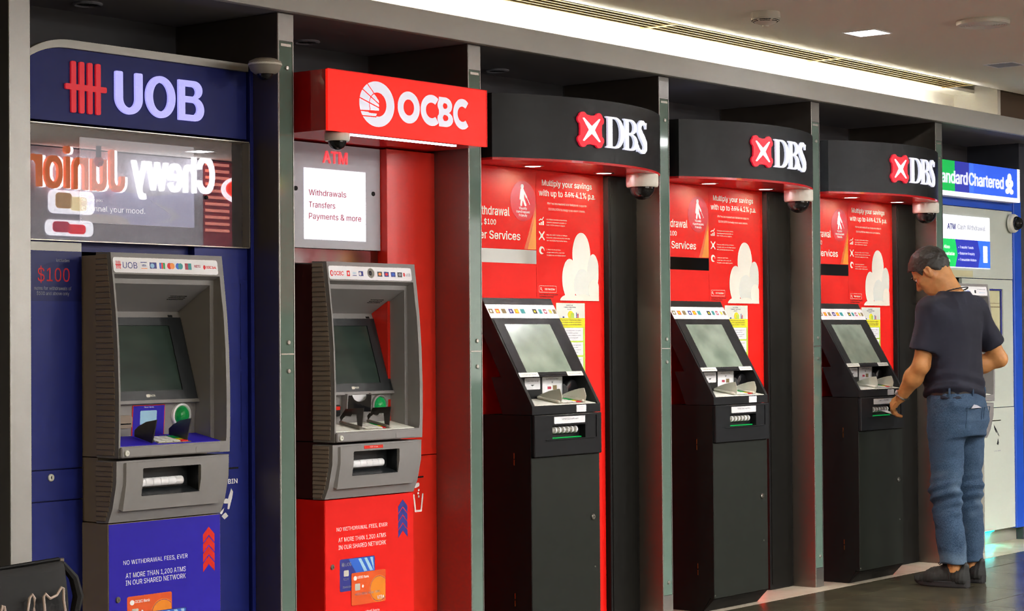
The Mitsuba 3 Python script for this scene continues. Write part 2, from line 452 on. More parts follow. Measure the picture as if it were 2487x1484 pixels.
# ---------------------------------------------------------------- pillars
where = ['bare steel pillar at the left edge', 'steel pillar with a glass strip between the navy and the red machine', 'steel pillar with a glass strip between the red machine and the first black machine',
         'steel pillar with a glass strip between the first and second black machine', 'steel pillar with a glass strip between the second and third black machine', 'steel pillar with a glass strip behind the man']
for i, x in enumerate(PX):
    p = thing('steel_pillar', where[i], 'pillar', 'steel pillars between the machines')
    if i == 0:
        add('casing', cbox(x, x + PW + 0.004, 0.0, 0.55, 0, SOFF - 0.001, 0.0015), 'm_steel', p, smooth=False)
        continue
    body = man(cbox(x, x + PW, 0.0, 0.55, 0, SOFF - 0.001, 0.0012)) - man(cbox(x + 0.006, x + PW - 0.006, -0.02, 0.006, 0.0965, 2.360))
    add('casing', unman(body), 'm_steel', p, smooth=False)
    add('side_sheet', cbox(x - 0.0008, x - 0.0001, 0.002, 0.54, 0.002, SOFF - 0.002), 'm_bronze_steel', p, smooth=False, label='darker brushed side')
    Mg = front(0.006)
    add('glass_strip', plate(rr(x + 0.0075, x + PW - 0.0075, 1.223, 2.358), 0.005, Mg), 'm_green_glass', p, smooth=False)
    add('glass_strip', plate(rr(x + 0.0075, x + PW - 0.0075, 0.098, 1.217), 0.005, Mg), 'm_green_glass', p, smooth=False)
    add('joint', plate(rr(x + 0.0075, x + PW - 0.0075, 1.2175, 1.2225), 0.0065, Mg), 'm_steel_edge', p, smooth=False)
    add('top_clip', plate(rr(x + 0.014, x + PW - 0.014, 2.340, 2.350), 0.002, front(0.001)), 'm_steel_edge', p, smooth=False)
    for z in (2.262, 0.155, 1.262, 1.158):
        add('stud', lathe([(0, 0), (0.0085, 0), (0.0085, 0.004), (0.0065, 0.006), (0, 0.006)], 20, front(0.001, x + PW * 0.55, z)), 'm_steel_edge', p)
# ================================================================ machine 1: navy bay
UX, UY = 4.392, 0.14       # left side of the cash machine, front of the cladding
BL, BR = PX[0] + PW + 0.004, PX[1]

# --- navy cladding round the machine
b = thing('navy_cladding', 'navy blue metal cladding around the leftmost cash machine', 'wall cladding')
F = front(UY)
add('side_panel', plate(rr(BL + 0.002, 4.394, 0.850, 1.606), 0.012, F, -0.012), 'm_navy', b, smooth=False)
add('side_panel', plate(rr(BL + 0.002, 4.394, 0.746, 0.846), 0.012, F, -0.012), 'm_navy', b, smooth=False)
add('side_panel', plate(rr(BL + 0.002, 4.394, 0.002, 0.742), 0.012, F, -0.012), 'm_navy', b, smooth=False)
add('core', cat(cbox(BL + 0.001, 4.390, UY + 0.012, 0.545, 0.002, 1.606), cbox(4.90, 5.155, UY + 0.012, 0.545, 0.002, 1.606), cbox(4.394, 4.898, UY + 0.03, 0.545, 1.575, 1.606)), 'm_navy_deep', b, smooth=False)
door = rr(4.900, 5.157, 0.002, 1.606)
add('door_panel', plate(door, 0.012, F, -0.012), 'm_navy', b, smooth=False)
for z0, z1 in ((1.198, 1.480), (0.880, 1.161)):
    ring = rr(4.935, 5.1235, z0, z1).difference(rr(4.9375, 5.121, z0 + 0.0025, z1 - 0.0025))
    add('pressed_panel', plate(ring, 0.002, F), 'm_navy', b, smooth=False)
    add('pressed_panel', plate(rr(4.9385, 5.120, z0 + 0.0035, z1 - 0.0035), 0.001, F), 'm_navy', b, smooth=False)
add('jamb', cbox(5.164, 5.1805, UY - 0.012, 0.545, 0.002, 2.262, 0.001), 'm_navy', b, smooth=False)
add('bin_slot', plate(rr(5.030, 5.106, 0.806, 0.8125), 0.0015, F), 'm_black', b, smooth=False)
add('lettering', text('LITTER BIN', 0.0165, F, 5.102, 0.754, width=0.150, bold=True, align='r'), 'm_white_print', b, smooth=False)
hand = Polygon([(5.030, 0.692), (5.044, 0.702), (5.055, 0.7), (5.071, 0.737), (5.080, 0.724), (5.075, 0.703), (5.060, 0.661), (5.052, 0.664), (5.055, 0.683), (5.036, 0.684)])
papers = unary_union([Polygon([(5.014, 0.653), (5.037, 0.669), (5.029, 0.652), (5.022, 0.645)]), Polygon([(5.023, 0.640), (5.043, 0.652), (5.056, 0.638), (5.037, 0.627)])])
add('hand_symbol', plate(hand, 0.0006, F), 'm_white_print', b, smooth=False)
add('paper_symbol', plate(papers, 0.0006, F), 'm_white_print', b, smooth=False)
add('lock', lathe([(0, 0), (0.0125, 0), (0.0125, 0.004), (0.0105, 0.006), (0, 0.006)], 28, front(UY, 4.261, 0.822)), 'm_off_white', b)
add('keyhole', plate(rr(4.2585, 4.2615, 0.818, 0.827), 0.001, front(UY - 0.006)), 'm_black', b, smooth=False)

# --- navy sign with an arched silver rim
s = thing('arched_sign', 'navy arched sign reading UOB with lit lilac letters and red bars', 'sign')


def arch(x0, x1, z0, z1, rx, rz):
    a = np.linspace(math.pi, math.pi / 2, 18)
    return Polygon([(x0, z0)] + [(x0 + rx + rx * math.cos(t), z1 - rz + rz * math.sin(t)) for t in a] + [(x1, z1), (x1, z0)])


face = arch(4.086, 5.158, 2.006, 2.252, 0.245, 0.185)
rim = arch(4.0775, 5.158, 2.006, 2.281, 0.270, 0.20).difference(arch(4.087, 5.3, 1.9, 2.253, 0.245, 0.185))
F = front(UY + 0.002)
add('face', plate(face, 0.02, F, -0.02), 'm_navy_sign', s, smooth=False)
add('casing', plate(face.buffer(-0.004), 0.36, F, -0.384), 'm_navy_deep', s, smooth=False)
add('rim', plate(rim, 0.036, F, -0.024), 'm_silver_trim', s, smooth=False)
lil = [0.40, 0.38, 0.92]
bars = [rr(x - 0.0103, x + 0.0103, 2.039, 2.2125, 0.006) for x in (4.3595, 4.3945, 4.4295, 4.4645)] + [rr(4.325, 4.501, 2.116, 2.1355, 0.005)]
add('bars_emblem', plate(unary_union(bars), 0.008, F), 'm_red_print', s, smooth=False, emit=[0.26, 0.008, 0.016])
U_ = unary_union([rr(4.538, 4.572, 2.10, 2.198, 0.006), rr(4.626, 4.660, 2.10, 2.198, 0.006), ell(4.599, 2.108, 0.061, 0.056).difference(ell(4.599, 2.108, 0.027, 0.0325)).intersection(sbox(4.5, 2.0, 4.7, 2.108))])
O_ = shapely.affinity.scale(Point(4.742, 2.1245).buffer(1), 0.068, 0.0735).difference(affinity.scale(Point(4.7415, 2.1245).buffer(1), 0.0352, 0.050))
B_ = unary_union([rr(4.8235, 4.90, 2.052, 2.195, 0.002), ell(4.898, 2.1625, 0.039, 0.0325), ell(4.902, 2.0935, 0.043, 0.0415)]).difference(unary_union([sbox(4.855, 2.139, 4.89, 2.173), ell(4.89, 2.156, 0.016, 0.017), sbox(4.855, 2.074, 4.893, 2.117), ell(4.893, 2.0955, 0.019, 0.0215)]))
for g in (U_, O_, B_):
    add('letter', plate(g, 0.008, F), 'm_lilac_glass', s, smooth=False, emit=lil)

# --- glass fronted display panel with a screen
s = thing('glass_display', 'glass fronted display panel with a pale screen, mirroring the shops across the hall', 'display panel')
gx0, gx1, gz0, gz1 = BL + 0.003, 5.152, 1.610, 1.991
add('backing', cbox(gx0, gx1, UY + 0.02, UY + 0.04, gz0, gz1), 'm_media_back', s, smooth=False)
add('screen', plate(rr(4.401, 4.908, 1.673, 1.961), 0.008, front(UY + 0.018)), 'm_media_back', s, smooth=False, emit=[0.30, 0.285, 0.295])
Fs = front(UY + 0.0095)
add('picture_band', plate(Polygon([(4.402, 1.674), (4.907, 1.674), (4.907, 1.80), (4.70, 1.775), (4.55, 1.79), (4.402, 1.765)]), 0.001, Fs), 'm_media_back', s, smooth=False, emit=[0.23, 0.225, 0.34])
add('picture_shape', plate(Polygon([(4.402, 1.674), (4.612, 1.674), (4.600, 1.69), (4.56, 1.702), (4.402, 1.705)]), 0.001, Fs, 0.001), 'm_media_back', s, smooth=False, emit=[0.30, 0.26, 0.24])
swoosh = Polygon([(4.70, 1.762), (4.80, 1.735), (4.84, 1.71), (4.80, 1.690), (4.72, 1.684), (4.79, 1.70), (4.80, 1.713), (4.77, 1.73)])
add('picture_swoosh', plate(swoosh, 0.001, Fs, 0.001), 'm_media_back', s, smooth=False, emit=[0.30, 0.29, 0.33])
add('lettering', text('channel your mood.', 0.0185, Fs, 4.403, 1.713, width=0.275, w=0.002), 'm_white_print', s, smooth=False, emit=[0.42, 0.42, 0.42])
add('lettering', text('to how you', 0.010, Fs, 4.402, 1.746, width=0.088, w=0.002), 'm_white_print', s, smooth=False, emit=[0.36, 0.36, 0.38])
sv, sf = np.array([[gx0, UY - 0.016, gz0], [gx1, UY - 0.016, gz0], [gx1, UY - 0.016, gz1], [gx0, UY - 0.016, gz1]]), np.array([[0, 1, 2], [0, 2, 3]])
add('glass', trimesh.Trimesh(sv, sf, process=False), 'm_display_glass', s, smooth=False)
add('edge_strip', cat(cbox(gx0, gx1, UY - 0.018, UY + 0.02, gz1 + 0.0005, gz1 + 0.004), cbox(gx0, gx1, UY - 0.018, UY + 0.02, gz0 - 0.004, gz0 - 0.0005)), 'm_steel_edge', s, smooth=False)
add('side_trim', cbox(gx1 + 0.0005, gx1 + 0.004, UY - 0.017, UY + 0.02, gz0, gz1), 'm_steel_edge', s, smooth=False)
add('knob', lathe([(0, 0), (0.007, 0), (0.0065, 0.006), (0, 0.008)], 20, front(UY - 0.0165, 4.940, 1.782)), 'm_black', s)

# --- notice on the navy panel
s = thing('notice', 'dark film notice about $100 notes on the navy panel beside the leftmost machine', 'notice')
F = front(UY - 0.0002)
add('sheet', plate(rr(4.086, 4.392, 1.406, 1.602), 0.001, F), 'm_navy_deep', s, smooth=False)
add('silver_band', plate(rr(4.086, 4.392, 1.573, 1.602), 0.0008, F, 0.001), 'm_silver_trim', s, smooth=False)
add('lettering', text('$100', 0.0445, F, 4.210, 1.4715, width=0.132, w=0.001), 'm_red_print', s, smooth=False, label='large red figure')
add('lettering', text('notes for withdrawals of', 0.0115, F, 4.197, 1.443, width=0.152, w=0.001), 'm_label_grey', s, smooth=False)
add('lettering', text('$500 and above only', 0.0115, F, 4.206, 1.426, width=0.134, w=0.001), 'm_label_grey', s, smooth=False)
add('lettering', text('includes', 0.010, F, 4.342, 1.537, width=0.055, w=0.001, align='r'), 'm_label_grey', s, smooth=False)


# ================================================================ the grey hooded cash machine (navy bay, red bay, last bay)
def strip_logos(parent, M, style):
    """Small printed marks on the white header strip; u from the left of the machine, v = height."""
    def put(name, shape, m_, w=0.0):
        add(name, plate(shape, 0.0004, M, 0.0012 + w), m_, parent, smooth=False)
    if style == 'navy':
        bars = [rr(0.021 + 0.0055 * q, 0.0235 + 0.0055 * q, 1.512, 1.5385) for q in range(4)] + [rr(0.0185, 0.043, 1.5235, 1.5275)]
        put('logo_mark', unary_union(bars), 'm_red_print')
        add('lettering', text('UOB', 0.0205, M, 0.050, 1.5145, width=0.062, w=0.0012, t=0.0004), 'm_navy_print', parent, smooth=False)
        u = 0.128
        add('lettering', text('VISA', 0.0065, M, u + 0.004, 1.522, width=0.02, w=0.0012, bold=True, t=0.0004), 'm_navy_print', parent, smooth=False)
        put('logo_mark', rr(u, u + 0.027, 1.5345, 1.537), 'm_navy_print'); put('logo_mark', rr(u, u + 0.027, 1.514, 1.516), 'm_orange')
        put('logo_tile', rr(0.167, 0.197, 1.5155, 1.5365), 'm_navy_print'); put('logo_mark', ell(0.178, 1.525, 0.009, 0.008), 'm_sky_print', 0.0004)
        for q, c in enumerate(('m_blue_print', 'm_red_print', 'm_green_print')): put('logo_tile', rr(0.210 + 0.0085 * q, 0.2175 + 0.0085 * q, 1.5155, 1.5365, 0.002), c)
        put('logo_mark', ell(0.255, 1.526, 0.0105, 0.0105), 'm_red_print'); put('logo_mark', ell(0.267, 1.526, 0.0105, 0.0105), 'm_orange', 0.0004)
        put('logo_mark', ell(0.293, 1.526, 0.0105, 0.0105), 'm_blue_print'); put('logo_mark', ell(0.304, 1.526, 0.0105, 0.0105), 'm_teal_print', 0.0004)
        put('logo_tile', rr(0.325, 0.339, 1.515, 1.537), 'm_maroon_print'); put('logo_tile', rr(0.339, 0.354, 1.515, 1.537), 'm_teal_print')
        add('lettering', text('NETS', 0.0085, M, 0.368, 1.5235, width=0.028, w=0.0012, bold=True, t=0.0004), 'm_maroon_print', parent, smooth=False)
        put('logo_mark', ell(0.414, 1.525, 0.006, 0.0075), 'm_red_print')
        add('lettering', text('OCBC Bank', 0.0085, M, 0.422, 1.521, width=0.047, w=0.0012, bold=True, t=0.0004), 'm_red_print', parent, smooth=False)
    elif style == 'red':
        put('logo_mark', ell(0.0245, 1.5225, 0.0085, 0.0115).difference(ell(0.026, 1.5225, 0.0045, 0.007)), 'm_red_print')
        add('lettering', text('OCBC', 0.0155, M, 0.036, 1.515, width=0.054, w=0.0012, bold=True, t=0.0004), 'm_red_print', parent, smooth=False)
        put('logo_tile', rr(0.107, 0.124, 1.512, 1.534, 0.003), 'm_red_print'); put('logo_mark', ell(0.1155, 1.523, 0.0045, 0.0055), 'm_white_print', 0.0004)
        put('logo_mark', rr(0.139, 0.160, 1.5145, 1.517), 'm_navy_print')
        add('lettering', text('VISA', 0.007, M, 0.139, 1.521, width=0.02, w=0.0012, t=0.0004), 'm_sky_print', parent, smooth=False)
        put('logo_tile', rr(0.174, 0.198, 1.514, 1.533), 'm_navy_print'); put('logo_mark', ell(0.181, 1.523, 0.006, 0.007), 'm_white_print', 0.0004)
        for q, (a, c) in enumerate((('m_black_print', 'm_orange'), ('m_navy_print', 'm_red_print'), ('m_navy_print', 'm_blue_print'), ('m_black_print', 'm_label_grey'))):
            u = 0.279 + 0.0385 * q
            put('logo_tile', rr(u, u + 0.026, 1.514, 1.533), a); put('logo_mark', ell(u + 0.013, 1.5235, 0.009, 0.006), c, 0.0004)
        put('logo_mark', rr(0.428, 0.437, 1.517, 1.531, 0.003), 'm_red_print')
        add('lettering', text('UOB', 0.011, M, 0.442, 1.518, width=0.027, w=0.0012, t=0.0004), 'm_label_grey', parent, smooth=False)
    else:
        add('lettering', text('PayWave', 0.010, M, 0.20, 1.518, width=0.06, w=0.0012, t=0.0004), 'm_blue_print', parent, smooth=False)
        put('logo_tile', rr(0.315, 0.333, 1.512, 1.530), 'm_black_print')
        put('logo_mark', rr(0.35, 0.46, 1.533, 1.535), 'm_label_grey'); put('logo_mark', rr(0.372, 0.45, 1.514, 1.516), 'm_sky_print')


def tilted(m, y0=-0.034, k_=0.19):
    m = m.copy(); m.vertices[:, 2] += (m.vertices[:, 1] - y0) * k_
    return m


def hooded_machine(label, style, X, DY):
    t = thing('cash_machine', label, 'cash machine', 'grey hooded cash machines')
    W = 0.503
    o = (X, DY, 0)
    def pt(name, mesh, m_, smooth=30, emit=None, parent=None, label=None): return add(name, moved(mesh, o), m_, parent or t, smooth=smooth, emit=emit, label=label)
    fr = [(-0.006, 1.567), (-0.019, 1.47), (-0.032, 1.36), (-0.041, 1.24), (-0.0455, 1.10), (-0.0450, 0.98), (-0.0415, 0.884)]
    hood = man(prism_yz([(0.068, 1.570)] + fr + [(0.068, 0.884)], 0.004, W)) + man(prism_yz([(0.19, 1.560), (0.06, 1.560), (0.06, 0.890), (0.19, 0.890)], 0.012, W - 0.008))
    cav = man(prism_yz([(-0.3, 1.484), (-0.018, 1.484), (0.180, 1.374), (0.172, 1.353), (0.083, 1.066), (0.090, 1.060), (0.100, 0.922), (-0.3, 0.9215)], 0.0165, 0.466))
    lip = [(-0.3, 1.497), (-0.0195, 1.497), (0.016, 1.482), (0.016, 0.9215), (-0.3, 0.9215)]
    cav = cav + man(prism_yz(lip, 0.0115, 0.484))
    cav = cav + m3.Manifold.hull(man(prism_yz([(-0.3, 1.490), (0.016, 1.4800), (0.016, 0.93), (-0.3, 0.93)], 0.0165, 0.466)) + man(prism_yz([(-0.3, 1.497), (-0.03, 1.497), (-0.03, 0.93), (-0.3, 0.93)], 0.0115, 0.486)))
    pt('hood', unman(hood - cav), 'm_atm_grey')
    # ribbed left cheek
    ribs = []
    for q in range(36):
        z0 = 0.890 + q * 0.0187
        zc = z0 + 0.009
        yf = np.interp(zc, [p[1] for p in fr[::-1]], [p[0] for p in fr[::-1]]) + 0.020
        h = np.array([(0.0045, yf, z0 + 0.001), (0.0045, 0.068, z0 + 0.001), (0.0045, yf, z0 + 0.0180), (0.0045, 0.068, z0 + 0.0180), (0.0, yf + 0.001, z0 + 0.004), (0.0, 0.067, z0 + 0.004), (0.002, yf + 0.001, z0 + 0.0165), (0.002, 0.067, z0 + 0.0165)])
        ribs.append(trimesh.convex.convex_hull(h))
    pt('ribbed_cheek', cat(*ribs), 'm_atm_warm_lit', smooth=False, label='ribbed grey side with warm light mixed into its colour')
    pt('back_body', cat(cbox(0.010, W - 0.004, 0.070, 0.40, 0.668, 0.882), cbox(0.010, W - 0.004, 0.192, 0.40, 0.884, 1.56), cbox(0.008, 0.0115, 0.0685, 0.30, 0.886, 1.560)), 'm_red_dark' if style == 'red' else 'm_atm_warm_lit', smooth=False)
    # white header strip
    zc = 1.525
    sl = math.atan2(0.013, 0.097)
    Ms = frame((0, -0.0068 - 0.0, 1.567), (1, 0, 0), (0, math.sin(sl), math.cos(sl)))
    Mh = frame((o[0], o[1] - 0.0070, 1.567), (1, 0, 0), (0, math.sin(sl), math.cos(sl)))
    Mh2 = Mh.copy(); Mh2[:3, 3] -= Mh2[:3, 1] * 1.567
    strip = rr(0.0085, 0.477, 1.4995, 1.551, 0.010)
    if style == 'red': strip = strip.difference(ell(0.242, 1.5265, 0.0195, 0.0185))
    lb = add('header_strip', plate(strip, 0.0012, Mh2), 'm_white', t, smooth=False, label='white strip of bank and card marks')
    strip_logos(lb, Mh2, style)
    if style == 'red':
        add('camera_eye', lathe([(0, -0.004), (0.0095, -0.004), (0.012, 0.0005), (0.0185, 0.002), (0.0195, 0.0002), (0.0195, 0), (0, 0)], 32, Mh2 @ trimesh.transformations.translation_matrix((0.242, 1.5265, 0.0006))), 'm_sc_grey', t)
        add('camera_lens', lathe([(0, 0.0008), (0.0090, 0.0008), (0.006, 0.0026), (0, 0.0030)], 24, Mh2 @ trimesh.transformations.translation_matrix((0.239, 1.5265, 0.0006))), 'm_dome', t)
    # ceiling louvres of the hood
    ca = math.atan2(1.484 - 1.374, 0.198)
    Mc = frame((o[0], o[1] - 0.018, 1.484), (1, 0, 0), (0, -math.cos(ca), math.sin(ca)))
    for q in range(3): add('speaker_slot', plate(rr(0.345, 0.420, -0.118 - 0.011 * q, -0.1155 - 0.011 * q), 0.0012, Mc), 'm_black', t, smooth=False)
    # screen and its dark bezel on the leaning back plate
    Mb = frame((o[0], o[1] + 0.0835, 1.066), (1, 0, 0), (0, 0.0905, 0.286))
    bz = rr(0.018, 0.4645, 0.0, 0.300).difference(rr(0.060, 0.4035, 0.034, 0.2705))
    add('bezel', plate(bz, 0.006, Mb, 0.0005), 'm_dark_bezel', t, smooth=False)
    add('screen', plate(rr(0.060, 0.4035, 0.034, 0.2705), 0.002, Mb, 0.0005), 'm_screen_dark', t, smooth=False)
    add('ledge', plate(rr(0.018, 0.468, -0.012, -0.0005), 0.010, Mb, 0.0005), 'm_atm_grey', t, smooth=False)
    lm = add('maker_mark', plate(rr(0.232, 0.249, 0.0105, 0.0215, 0.003), 0.0004, Mb, 0.0065), 'm_cream', t, smooth=False)
    add('lettering', text('NCR', 0.0065, Mb, 0.251, 0.0130, width=0.021, w=0.0065, bold=True, t=0.0004), 'm_cream', t, smooth=False)
    add('alarm_sensor', plate(rr(0.412, 0.432, 0.302, 0.310), 0.002, Mb, 0.0006), 'm_black', t, smooth=False)
    # fascia below the screen
    fa = math.atan2(0.010, 0.138)
    Mf = frame((o[0], o[1] + 0.0898, 1.060), (1, 0, 0), (0, -0.010, 0.138))
    Mf2 = Mf.copy(); Mf2[:3, 3] -= Mf2[:3, 1] * 1.060
    cs = add('card_slot', plate(rr(0.085, 0.175, 0.975, 1.019, 0.010), 0.006, Mf2, 0.0003), 'm_dark_bezel' if style == 'red' else 'm_atm_warm_lit', t, smooth=False)
    add('slit', plate(rr(0.095, 0.168, 0.988, 0.992), 0.001, Mf2, 0.0064), 'm_black', cs, smooth=False)
    if style == 'red': add('red_lens', plate(rr(0.095, 0.170, 1.000, 1.014), 0.002, Mf2, 0.0064), 'm_red_paint', cs, smooth=False)
    if style == 'navy':
        ad = add('advert_card', plate(rr(0.177, 0.322, 0.945, 1.052), 0.002, Mf2, 0.0003), 'm_red_print', t, smooth=False)
        add('print_ground', plate(rr(0.180, 0.319, 0.948, 1.0495), 0.0005, Mf2, 0.0024), 'm_violet_poster', ad, smooth=False)
        add('print_card', plate(rr(0.211, 0.285, 0.985, 1.033, 0.004), 0.0005, Mf2, 0.003), 'm_sky_print', ad, smooth=False)
        add('lettering', text('New look,', 0.0055, Mf2, 0.250, 1.042, width=0.044, w=0.003, align='c', t=0.0004), 'm_white_print', ad, smooth=False)
    else:
        bk = man(plate(rr(0.184, 0.322, 0.985, 1.063), 0.030, Mf2, 0.0003)) - man(plate(rr(0.188, 0.318, 0.992, 1.08), 0.030, Mf2, 0.004))
        add('leaflet_box', unman(bk), 'm_atm_grey', t, smooth=False)
        lf = rr(0.189, 0.317, 0.992, 1.058).difference(ell(0.253, 1.062, 0.044, 0.030))
        add('leaflet_front', plate(lf, 0.002, Mf2, 0.031), 'm_black_gloss', t, smooth=False)
        add('leaflet', plate(rr(0.200, 0.306, 0.993, 1.060), 0.004, Mf2, 0.012), 'm_paper', t, smooth=False)
    # green card reader
    Mr = Mf2 @ trimesh.transformations.translation_matrix((0.397, 1.012, 0.0004))
    add('reader_ring', lathe([(0.033, 0), (0.044, 0), (0.042, 0.008), (0.036, 0.010), (0.033, 0.006)], 32, Mr), 'm_white' if style == 'navy' else 'm_atm_grey', t)
    dome = trimesh.creation.icosphere(subdivisions=2, radius=1.0)
    dome.apply_scale((0.033, 0.033, 0.026)); dome.apply_transform(Mr)
    add('reader_lens', dome, 'm_green_plastic', t, smooth=False, emit=[0.0, 0.035, 0.010] if style == 'navy' else [0.0, 0.09, 0.028], label='faceted green lens')
    # key shelf
    pt('key_shelf', tilted(cbox(0.018, 0.465, -0.034, 0.092, 0.9205, 0.9240)), 'm_violet_poster' if style == 'navy' else 'm_off_white', smooth=False)
    kp = pt('keypad', tilted(cbox(0.185, 0.335, -0.030, 0.060, 0.9242, 0.9262)), 'm_chrome', smooth=False)
    for r in range(4):
        for c in range(4):
            colr = 'm_off_white' if c < 3 else ('m_red_print', 'm_yellow_print', 'm_green_print', 'm_green_print')[r]
            add('key', moved(tilted(cbox(0.192 + 0.0345 * c, 0.222 + 0.0345 * c, -0.026 + 0.0205 * r, -0.0095 + 0.0205 * r, 0.9264, 0.9295, 0.001)), o), colr, kp, smooth=False)
    shm = {'navy': 'm_shield_dark', 'red': 'm_shield_smoke'}.get(style, 'm_shield_dark')
    for xs in (0.168, 0.322):
        if style == 'red':
            prof = Polygon([(-0.028, 0.930), (-0.040, 1.010), (0.055, 1.004), (0.085, 0.972), (0.082, 0.955), (0.070, 0.968), (0.055, 0.978), (0.030, 0.976), (0.022, 0.984), (-0.002, 0.984), (-0.008, 0.930)])
            back = pt('pin_shield', prism_yz(list(prof.exterior.coords)[:-1], xs, xs + 0.003), 'm_shield_dark', smooth=False)
            pt('shield_rail', tilted(cbox(xs - 0.016, xs + 0.004, -0.032, 0.078, 0.9266, 0.938, 0.004)), 'm_shield_smoke', smooth=False)
        else:
            prof = [(-0.020, 0.9275), (-0.043, 1.006), (0.010, 0.998), (0.050, 0.982), (0.070, 0.968), (0.070, 0.947)]
            pt('pin_shield', prism_yz(prof, xs, xs + 0.004), shm, smooth=False)
    # lip with lock
    pt('lip', cbox(0.0070, 0.4495, -0.054, -0.0200, 0.8845, 0.9200, 0.004), 'm_atm_grey', smooth=False)
    pt('lip_plate', plate(rr(0.334, 0.402, 0.8895, 0.909, 0.006), 0.0012, front(-0.054)), 'm_atm_grey', smooth=False)
    lk = pt('lip_lock', lathe([(0, 0), (0.0105, 0), (0.0105, 0.003), (0.0085, 0.005), (0.0035, 0.005), (0.0035, 0.002), (0, 0.002)], 28, front(-0.054, 0.029, 0.900)), 'm_off_white')
    # dispenser drawer
    dp = [(0.068, 0.874), (-0.036, 0.874), (-0.034, 0.80), (-0.014, 0.715), (0.008, 0.668), (0.068, 0.666)]
    body = man(prism_yz(dp, 0.001, W + 0.001))
    ang = math.atan2(0.012, 0.12)
    pl = [(0.0, 0.868), (-0.044, 0.868), (-0.043, 0.80), (-0.024, 0.706), (0.0, 0.706)]
    pan = m3.Manifold.hull(man(prism_yz(pl, 0.036, 0.464)) + man(prism_yz([(0.0, 0.862), (-0.030, 0.862), (-0.028, 0.80), (-0.012, 0.714), (0.0, 0.714)], 0.026, 0.474)))
    rec = man(plate(rr(0.108, 0.367, 0.751, 0.848, 0.008), 0.2, front(0.030)))
    mouth = man(prism_yz([(-0.20, 0.849), (0.026, 0.845), (0.026, 0.772), (-0.20, 0.700)], 0.108, 0.367)) ^ rec
    body_ = (body + pan) - mouth
    pt('dispenser', unman(body_), 'm_atm_grey', label='protruding grey cash drawer')
    pt('dispenser_lining', cat(cbox(0.1085, 0.3665, 0.0235, 0.0255, 0.7735, 0.8445), prism_yz([(-0.030, 0.756), (0.023, 0.7725), (0.023, 0.8445), (-0.030, 0.8445)], 0.1082, 0.1095), prism_yz([(-0.030, 0.756), (0.023, 0.7725), (0.023, 0.8445), (-0.030, 0.8445)], 0.3655, 0.3668), cbox(0.1096, 0.3654, -0.030, 0.0232, 0.8430, 0.8448), prism_yz([(-0.036, 0.7535), (0.0232, 0.7718), (0.0232, 0.7732), (-0.036, 0.7550)], 0.1096, 0.3654)), 'm_dark_bezel', smooth=False)
    for q in range(6):
        x0 = 0.121 + 0.0338 * q
        add('roller', moved(tube([(x0 + 0.0008, 0.010, 0.794), (x0 + 0.0330, 0.010, 0.794)], 0.0150, 20), o), 'm_white', t, smooth=40)
    dl = []
    for q in range(12):
        z0 = 0.672 + q * 0.0166
        yf = np.interp(z0 + 0.008, [0.668, 0.715, 0.80, 0.874], [0.008, -0.014, -0.034, -0.036]) + 0.018
        h = np.array([(0.0015, yf, z0), (0.0015, 0.068, z0), (0.0015, yf, z0 + 0.0160), (0.0015, 0.068, z0 + 0.0160), (-0.003, yf + 0.001, z0 + 0.003), (-0.003, 0.067, z0 + 0.003), (-0.001, yf + 0.001, z0 + 0.0145), (-0.001, 0.067, z0 + 0.0145)])
        dl.append(trimesh.convex.convex_hull(h))
    pt('ribbed_cheek', cat(*dl), 'm_atm_warm_lit', smooth=False)
    if style == 'red':
        rt = pt('red_tag', plate(rr(0.165, 0.271, 0.8535, 0.8655), 0.0008, front(-0.0442)), 'm_red_paint', smooth=False)
        add('lettering', text('TAKE NOTES', 0.005, front(-0.0450 + DY, X), 0.218, 0.857, width=0.045, align='c', t=0.0003), 'm_white_print', rt, smooth=False)
    if style == 'last':
        pt('green_light', plate(rr(0.30, 0.366, 0.842, 0.8475), 0.002, front(-0.0442)), 'm_green_plastic', smooth=False, emit=[0.0, 0.8, 0.12])
    # pedestal
    pm = {'navy': 'm_atm_warm_lit', 'red': 'm_red_panel', 'last': 'm_sc_grey'}[style]
    pt('pedestal', cbox(0.0, 0.503 if style != 'last' else 0.462, 0.008, 0.40, 0.0, 0.664, 0.0015), pm, smooth=False)
    return t


hooded_machine('grey hooded cash machine in the navy bay', 'navy', UX, 0.0)


